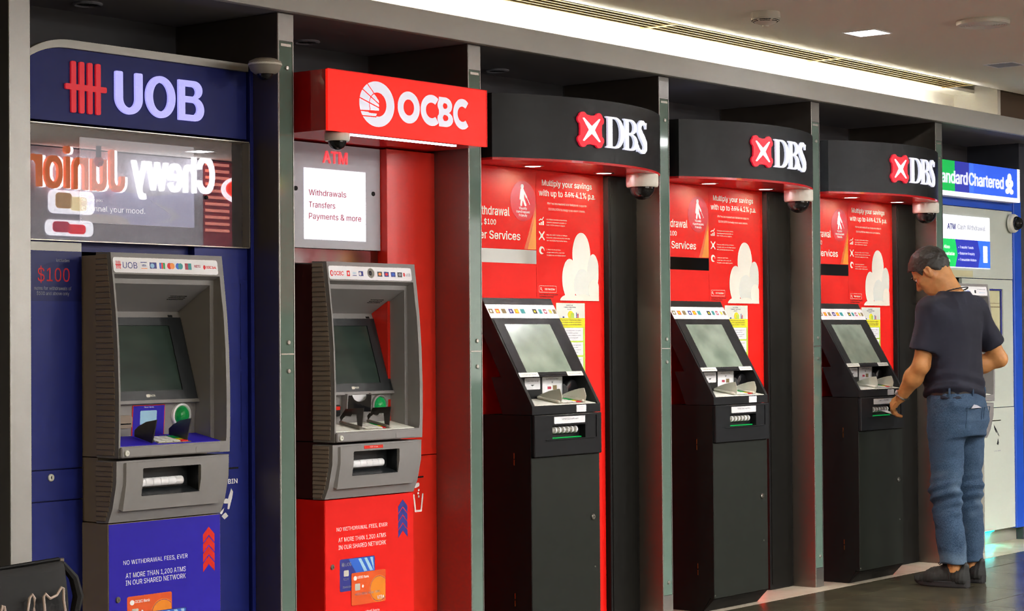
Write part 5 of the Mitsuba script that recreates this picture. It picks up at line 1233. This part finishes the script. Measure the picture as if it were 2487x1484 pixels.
J = dict(shL=(9.292, -0.480, 1.392), elL=(9.268, -0.432, 1.118), wrL=(9.322, -0.292, 0.958),
         shR=(9.660, -0.530, 1.400), elR=(9.790, -0.610, 1.145), wrR=(9.700, -0.400, 1.075),
         hipL=(9.385, -0.520, 0.88), knL=(9.366, -0.510, 0.475), anL=(9.368, -0.555, 0.085),
         hipR=(9.560, -0.530, 0.88), knR=(9.590, -0.520, 0.475), anR=(9.606, -0.530, 0.085))
TZ = [0.80, 0.90, 0.985, 1.10, 1.22, 1.32, 1.40, 1.45]
TCX = [9.472, 9.472, 9.470, 9.470, 9.472, 9.474, 9.475, 9.472]
TCY = [-0.515, -0.520, -0.515, -0.505, -0.498, -0.500, -0.508, -0.512]
TA = [0.145, 0.150, 0.142, 0.150, 0.166, 0.172, 0.152, 0.09]
TB = [0.095, 0.102, 0.095, 0.098, 0.104, 0.102, 0.085, 0.060]
HC = np.array([9.458, -0.392, 1.598])
tilt, turn = math.radians(40), math.radians(8)
hf = np.array([-math.sin(turn) * math.cos(tilt), math.cos(turn) * math.cos(tilt), -math.sin(tilt)])
hl = np.array([-math.cos(turn), -math.sin(turn), 0.0])       # towards his left
hu = np.cross(hl, hf) * -1
if hu[2] < 0: hu = -hu
HR = np.array([hl, hf, hu])


def H(l, f, u): return HC + l * hl + f * hf + u * hu


def hand_bones(wr, d, l, n, spread, curls, thumb):
    """Palm and five fingers as lists of (a, b, ra, rb); d forward, l from index to little finger, n out of the back of the hand."""
    wr, d, l, n = (np.array(v, float) for v in (wr, d, l, n))
    bones = []
    L = [(0.044, 0.027, 0.021), (0.048, 0.030, 0.022), (0.045, 0.028, 0.021), (0.036, 0.021, 0.019)]
    R0 = [0.0090, 0.0092, 0.0088, 0.0078]
    for i in range(4):
        off = (i - 1.5) * spread
        base = wr + d * 0.012 + l * off * 0.5
        kn = wr + d * (0.086 - 0.004 * abs(i - 1) - 0.004 * (i == 3)) + l * off + n * (0.003 - 0.003 * abs(i - 1.2))
        bones.append((base, kn, 0.0165, 0.0115))
        p_, ang = kn, 0.0
        for s_, c_ in zip(L[i], curls[i]):
            ang += c_
            dirn = d * math.cos(ang) - n * math.sin(ang) + l * off * 0.6
            dirn /= np.linalg.norm(dirn)
            q_ = p_ + dirn * s_
            bones.append((p_, q_, R0[i], R0[i] - 0.0009)); p_ = q_
    p_ = wr + d * 0.018 - l * 0.020 - n * 0.004
    prev, rad = p_, 0.0145
    for q_ in thumb:
        q_ = wr + d * q_[0] - l * q_[1] - n * q_[2]
        bones.append((prev, q_, rad, rad - 0.0028)); prev, rad = q_, rad - 0.0028
    return bones


# left hand pinching at the cash slot: forward and down, back of the hand turned up and outwards
dL = np.array([0.30, 0.80, -0.52]); dL /= np.linalg.norm(dL)
nL = np.array([-0.62, 0.10, 0.62]); nL -= dL * (nL @ dL); nL /= np.linalg.norm(nL)
lL = np.cross(dL, nL); lL /= np.linalg.norm(lL)
if lL[2] > 0: lL = -lL                      # the little finger lies lower and outwards
handL = hand_bones(J['wrL'], dL, lL, nL, 0.0205, [(0.45, 0.45, 0.30), (0.60, 0.65, 0.40), (0.72, 0.75, 0.45), (0.85, 0.80, 0.45)], [(0.048, 0.036, 0.016), (0.080, 0.038, 0.028), (0.108, 0.030, 0.038)])
dR = np.array([-0.55, 0.80, -0.22]); dR /= np.linalg.norm(dR)
nR = np.array([0.2, 0.25, 0.9]); nR -= dR * (nR @ dR); nR /= np.linalg.norm(nR)
lR = np.cross(dR, nR)
handR = hand_bones(J['wrR'], dR, lR, nR, 0.0205, [(0.3, 0.4, 0.3), (0.35, 0.45, 0.3), (0.4, 0.5, 0.35), (0.45, 0.5, 0.35)], [(0.045, 0.040, 0.010), (0.075, 0.050, 0.018), (0.100, 0.052, 0.024)])


def bones_sdf(X, Y, Z, bones, k):
    d = None
    for a, b, ra, rb in bones:
        c_ = cap(X, Y, Z, a, b, ra, rb)
        d = c_ if d is None else smin(d, c_, k)
    return d


def body_sdf(X, Y, Z):
    d = stack(X, Y, Z, TZ, TCX, TCY, TA, TB)
    for s_ in 'LR':
        sh, el, wr = J['sh' + s_], J['el' + s_], J['wr' + s_]
        mid = np.array(el) * 0.62 + np.array(wr) * 0.38
        d = smin(d, cap(X, Y, Z, sh, el, 0.053, 0.041), 0.04)
        fa = smin(cap(X, Y, Z, el, mid, 0.041, 0.045), cap(X, Y, Z, mid, wr, 0.045, 0.028), 0.03)
        d = smin(d, fa, 0.02)
        hp_, kn, an = J['hip' + s_], J['kn' + s_], J['an' + s_]
        d = smin(d, cap(X, Y, Z, hp_, kn, 0.066, 0.044), 0.03)
        calf = np.array(kn) * 0.68 + np.array(an) * 0.32 + np.array([0, -0.018, 0])
        d = smin(d, smin(cap(X, Y, Z, kn, calf, 0.042, 0.042), cap(X, Y, Z, calf, an, 0.042, 0.033), 0.02), 0.02)
        d = smin(d, cap(X, Y, Z, an, np.array(an) + (0, 0.12, -0.045), 0.034, 0.028), 0.03)
        d = smin(d, cap(X, Y, Z, (J['hipL'][0] + J['hipR'][0]) / 2 * np.array([1, 0, 0]) + np.array([0, -0.5, 1.38]), sh, 0.062, 0.056), 0.05)
    d = smin(d, cap(X, Y, Z, (9.470, -0.528, 1.435), H(0, -0.030, -0.060), 0.064, 0.056), 0.035)
    d = smin(d, head_sdf(X, Y, Z), 0.02)
    for b_ in (handL, handR): d = smin(d, bones_sdf(X, Y, Z, b_, 0.010), 0.012)
    return d


def head_sdf(X, Y, Z):
    d = ellip(X, Y, Z, H(0, -0.012, 0.022), HR, (0.074, 0.096, 0.096))
    d = smin(d, ellip(X, Y, Z, H(0, 0.022, -0.050), HR, (0.060, 0.066, 0.070)), 0.03)
    d = smin(d, cap(X, Y, Z, H(0, 0.040, -0.098), H(0, 0.052, -0.092), 0.030, 0.024), 0.025)        # chin
    for s_ in (-1, 1):
        d = smin(d, cap(X, Y, Z, H(s_ * 0.050, -0.020, -0.060), H(s_ * 0.026, 0.042, -0.098), 0.020, 0.020), 0.02)   # jaw
        d = smin(d, ellip(X, Y, Z, H(s_ * 0.040, 0.056, -0.022), HR, (0.024, 0.022, 0.022)), 0.02)   # cheek
        d = smin(d, cap(X, Y, Z, H(s_ * 0.012, 0.084, 0.020), H(s_ * 0.044, 0.070, 0.022), 0.008, 0.008), 0.014)    # brow
        e = ellip(X, Y, Z, H(s_ * 0.032, 0.090, 0.003), HR, (0.016, 0.014, 0.010))
        d = -smin(-d, e, 0.010)
        ear = smin(ellip(X, Y, Z, H(s_ * 0.077, -0.012, -0.006), HR, (0.010, 0.021, 0.033)), ellip(X, Y, Z, H(s_ * 0.074, -0.004, -0.030), HR, (0.008, 0.010, 0.012)), 0.008)
        ear = -smin(-ear, ellip(X, Y, Z, H(s_ * 0.087, -0.008, -0.002), HR, (0.007, 0.011, 0.019)), 0.004)
        d = smin(d, ear, 0.006)
    d = smin(d, cap(X, Y, Z, H(0, 0.084, 0.006), H(0, 0.104, -0.030), 0.008, 0.0125), 0.010)        # nose
    for s_ in (-1, 1): d = smin(d, ellip(X, Y, Z, H(s_ * 0.012, 0.092, -0.036), HR, (0.009, 0.010, 0.008)), 0.008)
    d = smin(d, cap(X, Y, Z, H(-0.018, 0.079, -0.061), H(0.018, 0.079, -0.061), 0.006, 0.006), 0.010)
    d = smin(d, cap(X, Y, Z, H(-0.015, 0.078, -0.072), H(0.015, 0.078, -0.072), 0.0065, 0.0065), 0.008)
    return d


man_ = thing('person', 'man in a navy t-shirt and blue jeans leaning over the third black cash machine', 'person')
coarse = surface_net(body_sdf, (9.16, -0.80, 0.02), (9.92, -0.10, 1.78), 0.0085, 3)
fine_head = surface_net(lambda X, Y, Z: smin(head_sdf(X, Y, Z), cap(X, Y, Z, (9.470, -0.528, 1.435), H(0, -0.030, -0.060), 0.064, 0.056), 0.035), (9.33, -0.62, 1.40), (9.59, -0.22, 1.75), 0.0034, 3)
fine_hand = surface_net(lambda X, Y, Z: smin(bones_sdf(X, Y, Z, handL, 0.007), cap(X, Y, Z, np.array(J['elL']) * 0.25 + np.array(J['wrL']) * 0.75, J['wrL'], 0.035, 0.0275), 0.012), (9.20, -0.40, 0.76), (9.50, -0.05, 1.06), 0.0028, 3)
fine_hand2 = surface_net(lambda X, Y, Z: smin(bones_sdf(X, Y, Z, handR, 0.007), cap(X, Y, Z, np.array(J['elR']) * 0.25 + np.array(J['wrR']) * 0.75, J['wrR'], 0.035, 0.0275), 0.012), (9.50, -0.52, 0.92), (9.84, -0.14, 1.22), 0.0035, 3)
try:
    bodym = man(coarse)
    bodym = bodym - m3.Manifold.hull_points(np.array([H(l, f, u) for l in (-0.12, 0.12) for f in (-0.13, 0.15) for u in (-0.045, 0.14)]))
    bodym = bodym - m3.Manifold.hull_points(np.array([H(l, f, u) for l in (-0.12, 0.12) for f in (0.0, 0.15) for u in (-0.14, 0.0)]))
    for h_, wr, d_, l_, n_ in ((fine_hand, J['wrL'], dL, lL, nL), (fine_hand2, J['wrR'], dR, lR, nR)):
        bodym = bodym - m3.Manifold.hull_points(np.array([np.array(wr) + d_ * a + l_ * b + n_ * c for a in (0.006, 0.25) for b in (-0.09, 0.09) for c in (-0.14, 0.07)]))
    bodym = bodym + man(fine_head) + man(fine_hand) + man(fine_hand2)
    parts_ = bodym.decompose()
    bm = unman(max(parts_, key=lambda q: q.volume()))
except Exception:
    bm = coarse
if len(bm.faces) < 1000: bm = coarse
add('body', bm, 'm_skin', man_, smooth=True)


def nz(X, Y, Z, f, seed): return meshkit.noise(np.stack([X * f[0], Y * f[1], Z * f[2]], -1), seed) - 0.5


def shirt_sdf(X, Y, Z):
    d = stack(X, Y, Z, [0.955, 1.00, 1.10, 1.22, 1.32, 1.40, 1.455, 1.49], [9.472, 9.472, 9.471, 9.472, 9.474, 9.475, 9.472, 9.470], [-0.512, -0.513, -0.505, -0.500, -0.502, -0.508, -0.514, -0.520],
              [0.176, 0.180, 0.182, 0.194, 0.198, 0.178, 0.115, 0.085], [0.132, 0.136, 0.134, 0.134, 0.130, 0.112, 0.085, 0.070])
    for s_ in 'LR':
        sh, el = np.array(J['sh' + s_]), np.array(J['el' + s_])
        ax = (el - sh) / np.linalg.norm(el - sh)
        L_ = np.linalg.norm(el - sh) * 0.72
        sl = cap(X, Y, Z, sh, sh + ax * (L_ + 0.08), 0.066, 0.072)
        cutp = (X - sh[0]) * ax[0] + (Y - sh[1]) * ax[1] + (Z - sh[2]) * ax[2] - L_
        sl = np.maximum(sl, cutp)
        d = smin(d, sl, 0.035)
        d = smin(d, cap(X, Y, Z, (9.472, -0.508, 1.405), sh, 0.072, 0.066), 0.05)
    # neck opening
    d = np.maximum(d, -cap(X, Y, Z, (9.470, -0.505, 1.475), H(0, -0.030, -0.060) + np.array([0, 0.0, 0.05]), 0.063, 0.075))
    fold = 0.010 * nz(X, Y, Z, (13, 13, 5), 3) + 0.006 * nz(X, Y, Z, (30, 30, 9), 5)
    low = np.clip((1.12 - Z) / 0.15, 0, 1)
    return d + fold + low * 0.007 * np.sin(Z * 90 + X * 22 + Y * 15)


add('t_shirt', surface_net(shirt_sdf, (9.16, -0.74, 0.93), (9.88, -0.32, 1.56), 0.0072, 2), 'm_shirt', man_, smooth=True)


def jeans_sdf(X, Y, Z):
    d = stack(X, Y, Z, [0.76, 0.84, 0.92, 0.97, 1.000], [9.472] * 5, [-0.528, -0.532, -0.528, -0.520, -0.516], [0.170, 0.180, 0.178, 0.170, 0.166], [0.120, 0.136, 0.132, 0.122, 0.118], 2.5)
    for s_, hem in (('L', 0.118), ('R', 0.108)):
        hp_, kn, an = np.array(J['hip' + s_]), np.array(J['kn' + s_]), np.array(J['an' + s_])
        leg = smin(cap(X, Y, Z, hp_ - (0, 0, 0.05), kn, 0.096, 0.074), cap(X, Y, Z, kn, an + (0, 0, -0.02), 0.075, 0.066), 0.03)
        d = smin(d, np.maximum(leg, hem - Z), 0.03)
    k_ = np.exp(-((Z - 0.47) / 0.10) ** 2)
    fold = 0.012 * nz(X, Y, Z, (10, 10, 14), 11) + 0.006 * nz(X, Y, Z, (24, 24, 34), 13)
    return d + fold + k_ * 0.006 * np.sin(Z * 120 + Y * 40 + X * 15)


add('jeans', surface_net(jeans_sdf, (9.22, -0.74, 0.06), (9.72, -0.34, 1.03), 0.0075, 2), 'm_jeans', man_, smooth=True)
a = np.arange(48) * 2 * math.pi / 48
def sup(v, p_): return np.sign(v) * np.abs(v) ** (2 / p_)
ring = np.c_[9.472 + 0.1715 * sup(np.cos(a), 2.4), -0.517 + 0.1240 * sup(np.sin(a), 2.4), np.full(48, 0.985)]
bl = np.vstack([ring + (0, 0, -0.016), ring + (0, 0, 0.016)])
bi = np.vstack([(ring - (9.472, -0.517, 0)) * (0.95, 0.95, 1) + (9.472, -0.517, -0.016), (ring - (9.472, -0.517, 0)) * (0.95, 0.95, 1) + (9.472, -0.517, 0.016)])
f_ = []
for q in range(48):
    r_ = (q + 1) % 48
    f_ += [(q, r_, 48 + r_), (q, 48 + r_, 48 + q), (96 + q, 144 + r_, 96 + r_), (96 + q, 144 + q, 144 + r_), (48 + q, 48 + r_, 144 + r_), (48 + q, 144 + r_, 144 + q), (q, 96 + r_, r_), (q, 96 + q, 96 + r_)]
add('belt', trimesh.Trimesh(np.vstack([bl, bi]), np.array(f_), process=False), 'm_belt', man_, smooth=30)
for ang in (200, 255, 300, 345):
    t_ = math.radians(ang)
    ex, ey = 9.472 + 0.176 * sup(np.cos(t_), 2.4), -0.517 + 0.1285 * sup(np.sin(t_), 2.4)
    add('belt_loop', tube([(ex, ey, 0.962), (ex + 0.003 * math.cos(t_), ey + 0.003 * math.sin(t_), 0.985), (ex, ey, 1.004)], 0.006, 6), 'm_jeans', man_)
# back pocket with a white slip showing
for xx in (9.405, 9.545):
    V_ = []
    for u, v in ((-0.058, 0.0), (0.058, 0.0), (0.058, -0.10), (0.0, -0.125), (-0.058, -0.10)):
        x_ = xx + u; z_ = 0.905 + v
        V_.append((x_, 0, z_))
    edge = np.array(V_ + [V_[0]])
    edge[:, 1] = -0.530 - 0.1375 * (1 - np.minimum(0.98, np.abs((edge[:, 0] - 9.472) / 0.182)) ** 2.5) ** (1 / 2.5) - 0.004 + 0.02 * np.clip((0.84 - edge[:, 2]) / 0.06, 0, 1)
    add('pocket_seam', tube(edge, 0.0022, 5), 'm_jeans', man_)
sl = Polygon([(-0.048, -0.004), (-0.02, 0.016), (0.012, 0.010), (0.045, -0.002)])
add('pocket_slip', plate(sl, 0.002, frame((9.405, -0.6665, 0.906), (1, -0.12, 0), (0, 0.1, 1))), 'm_label_grey', man_, smooth=False)


def hair_sdf(X, Y, Z):
    d = ellip(X, Y, Z, H(0, -0.014, 0.026), HR, (0.0830, 0.106, 0.104))
    l, f, u = (((X - HC[0]) * v[0] + (Y - HC[1]) * v[1] + (Z - HC[2]) * v[2]) for v in (hl, hf, hu))
    line_ = np.interp(f, [-0.13, -0.090, -0.045, -0.020, 0.012, 0.030, 0.040, 0.060, 0.078, 0.12], [-0.060, -0.058, -0.040, 0.012, 0.008, -0.004, 0.030, 0.050, 0.064, 0.075])
    front_top = np.interp(f, [0.05, 0.09], [0.0, 0.012]) * (np.abs(l) < 0.06)
    d = d - front_top * 0.6
    d = np.maximum(d, line_ - u)
    return d + 0.007 * nz(X, Y, Z, (70, 70, 50), 21) + 0.004 * nz(X, Y, Z, (150, 150, 120), 23)


add('hair', surface_net(hair_sdf, (9.34, -0.56, 1.44), (9.58, -0.20, 1.78), 0.0042, 1), 'm_hair', man_, smooth=True)
for s_ in (-1, 1):
    add('eyebrow', tube([H(s_ * 0.012, 0.0925, 0.026), H(s_ * 0.030, 0.0900, 0.031), H(s_ * 0.050, 0.0760, 0.026)], [0.003, 0.0035, 0.002], 6), 'm_hair', man_)
    ey = trimesh.creation.icosphere(subdivisions=2, radius=0.0105); ey.apply_translation(H(s_ * 0.032, 0.074, 0.003))
    add('eye', ey, 'm_eye', man_)
    li = trimesh.creation.icosphere(subdivisions=2, radius=0.0112); li = li.slice_plane(H(s_ * 0.032, 0.074, 0.0015), hu, cap=True); li.apply_translation(H(s_ * 0.032, 0.074, 0.003) - H(s_ * 0.032, 0.074, 0.003))
    add('eyelid', trimesh.Trimesh(li.vertices + 0, li.faces) if False else tube([H(s_ * 0.021, 0.0840, 0.002), H(s_ * 0.032, 0.0865, -0.001), H(s_ * 0.043, 0.0820, 0.001)], 0.0022, 6), 'm_hair', man_)
add('lips', tube([H(-0.020, 0.0815, -0.0665), H(-0.008, 0.0865, -0.0665), H(0.008, 0.0865, -0.0665), H(0.020, 0.0815, -0.0665)], [0.0018, 0.0036, 0.0036, 0.0018], 8), 'm_lip', man_)
# neck cord
t_ = np.linspace(math.radians(190), math.radians(350), 20)
nc = np.c_[9.470 + 0.074 * np.cos(t_), -0.505 + 0.082 * np.sin(t_), 1.492 + 0.022 * (-np.sin(t_)) + 0.02 * 0]
nc = np.vstack([[(9.405, -0.425, 1.452)], nc, [(9.535, -0.425, 1.452)]])
add('neck_cord', tube(nc, 0.0032, 6), 'm_cord', man_)
# wrist watch
wr, el = np.array(J['wrL']), np.array(J['elL'])
ax = (wr - el) / np.linalg.norm(wr - el)
e1 = np.cross(ax, nL); e1 /= np.linalg.norm(e1); e2 = np.cross(e1, ax)
wc = wr - ax * 0.012
t_ = np.arange(32) * 2 * math.pi / 32
wring = wc + 0.0325 * np.cos(t_)[:, None] * e1 + 0.0315 * np.sin(t_)[:, None] * e2
wt = add('watch', tube(wring, 0.0052, 8, closed=True), 'm_chrome', man_)
add('watch_case', lathe([(0, -0.002), (0.014, -0.002), (0.015, 0.003), (0.012, 0.006), (0, 0.006)], 24, frame(wc + 0.033 * (e2 if e2 @ nL > 0 else -e2), e1, np.cross((e2 if e2 @ nL > 0 else -e2), e1))), 'm_chrome', wt)


def shoe_parts(an, yaw, side):
    an = np.array(an, float)
    c_, s_ = math.cos(yaw), math.sin(yaw)
    f = np.array([-s_, c_, 0]); l = np.array([-c_, -s_, 0])
    g = np.array([an[0], an[1], 0.0])
    def Q(l_, f_, z): return g + l * l_ + f * f_ + np.array([0, 0, z])
    def up(X, Y, Z):
        d = cap(X, Y, Z, Q(0, -0.030, 0.062), Q(0, -0.038, 0.040), 0.036, 0.037)
        d = smin(d, cap(X, Y, Z, Q(0, -0.03, 0.045), Q(side * 0.004, 0.115, 0.040), 0.038, 0.040), 0.03)
        d = smin(d, cap(X, Y, Z, Q(side * 0.004, 0.11, 0.038), Q(side * 0.008, 0.185, 0.030), 0.040, 0.030), 0.03)
        d = smin(d, cap(X, Y, Z, Q(0, 0.02, 0.085), Q(0, 0.10, 0.058), 0.036, 0.036), 0.03)
        d = smin(d, cap(X, Y, Z, Q(0, 0.022, 0.090), Q(0, 0.040, 0.120), 0.030, 0.020), 0.02)
        d = smin(d, cap(X, Y, Z, Q(0, -0.050, 0.075), Q(0, -0.058, 0.108), 0.026, 0.020), 0.02)
        d = np.maximum(d, -cap(X, Y, Z, Q(0, -0.014, 0.095), Q(0, -0.012, 0.16), 0.033, 0.05))
        d = np.maximum(d, 0.022 - Z)
        return d + 0.0012 * np.sin(((X - g[0]) * f[0] + (Y - g[1]) * f[1]) * 330)
    b_ = np.array([Q(l_, f_, 0) for l_ in (-0.07, 0.07) for f_ in (-0.12, 0.26)])
    upm = surface_net(up, (*b_[:, :2].min(0), 0.008), (*b_[:, :2].max(0), 0.155), 0.005, 2)
    yy = np.linspace(0, 1, 30)
    out = [(side * 0.004 * t + w, -0.082 + 0.300 * t) for t, w in [(t, 0.046 * (math.sin(math.pi * t ** 0.8)) ** 0.45 * (0.85 + 0.22 * t)) for t in yy]]
    out += [(side * 0.004 * t - w, -0.082 + 0.300 * t) for t, w in [(t, 0.045 * (math.sin(math.pi * t ** 0.8)) ** 0.45 * (0.85 + 0.18 * t)) for t in yy[::-1]]]
    pg = Polygon(out).buffer(0)
    sm = trimesh.creation.extrude_polygon(pg.buffer(0.002), 0.020, engine='earcut'); sm.apply_translation((0, 0, 0.006))
    sm = cat(sm, *[moved(trimesh.creation.extrude_polygon(pg.buffer(-0.004), 0.0063, engine='earcut'), (0, 0, 0.0002))], moved(trimesh.creation.extrude_polygon(pg.buffer(0.0035), 0.006, engine='earcut'), (0, 0, 0.0245)))
    v = sm.vertices; z = v[:, 2] + 0.020 * np.clip((v[:, 1] - 0.13) / 0.09, 0, 1) ** 2 * 1.0 + 0.010 * np.clip((0.0 - v[:, 1]) / 0.08, 0, 1) * (v[:, 2] > 0.015)
    sm.vertices = g + v[:, 0:1] * l + v[:, 1:2] * f + np.c_[np.zeros(len(v)), np.zeros(len(v)), z]
    if sm.volume < 0: sm.invert()
    lc = []
    for q in range(5):
        f0, z0 = 0.038 + 0.017 * q, 0.122 - 0.0125 * q
        lc.append(tube([Q(0.026, f0 - 0.004, z0 - 0.016), Q(0.012, f0 + 0.006, z0 - 0.001), Q(-0.012, f0 + 0.006, z0 - 0.001), Q(-0.026, f0 - 0.004, z0 - 0.016)], 0.0026, 6))
    lc.append(tube([Q(0, 0.05, 0.128), Q(0.012, 0.068, 0.128), Q(0.016, 0.080, 0.118), Q(0.008, 0.078, 0.110)], 0.0024, 6))
    lc.append(tube([Q(0, 0.05, 0.128), Q(-0.010, 0.070, 0.127), Q(-0.014, 0.082, 0.116), Q(-0.006, 0.080, 0.108)], 0.0024, 6))
    return upm, sm, cat(*lc)


for an, yaw, side in ((J['anL'], 0.04, 1), (J['anR'], -0.10, -1)):
    upm, sm, lc = shoe_parts(an, yaw, side)
    k = add('shoe', upm, 'm_shoe', man_, smooth=True)
    add('sole', sm, 'm_sole', k, smooth=30); add('laces', lc, 'm_cord', k)
# the notes he is drawing from the slot
add('banknotes', plate(rr(0, 0.062, 0, 0.10), 0.0025, frame((9.402, -0.116, 0.886), (1, 0, 0), (0, -0.9, -0.25))), 'm_label_grey', None, smooth=False, label='sheaf of grey banknotes between the man\'s fingers at the cash slot', category='banknotes')
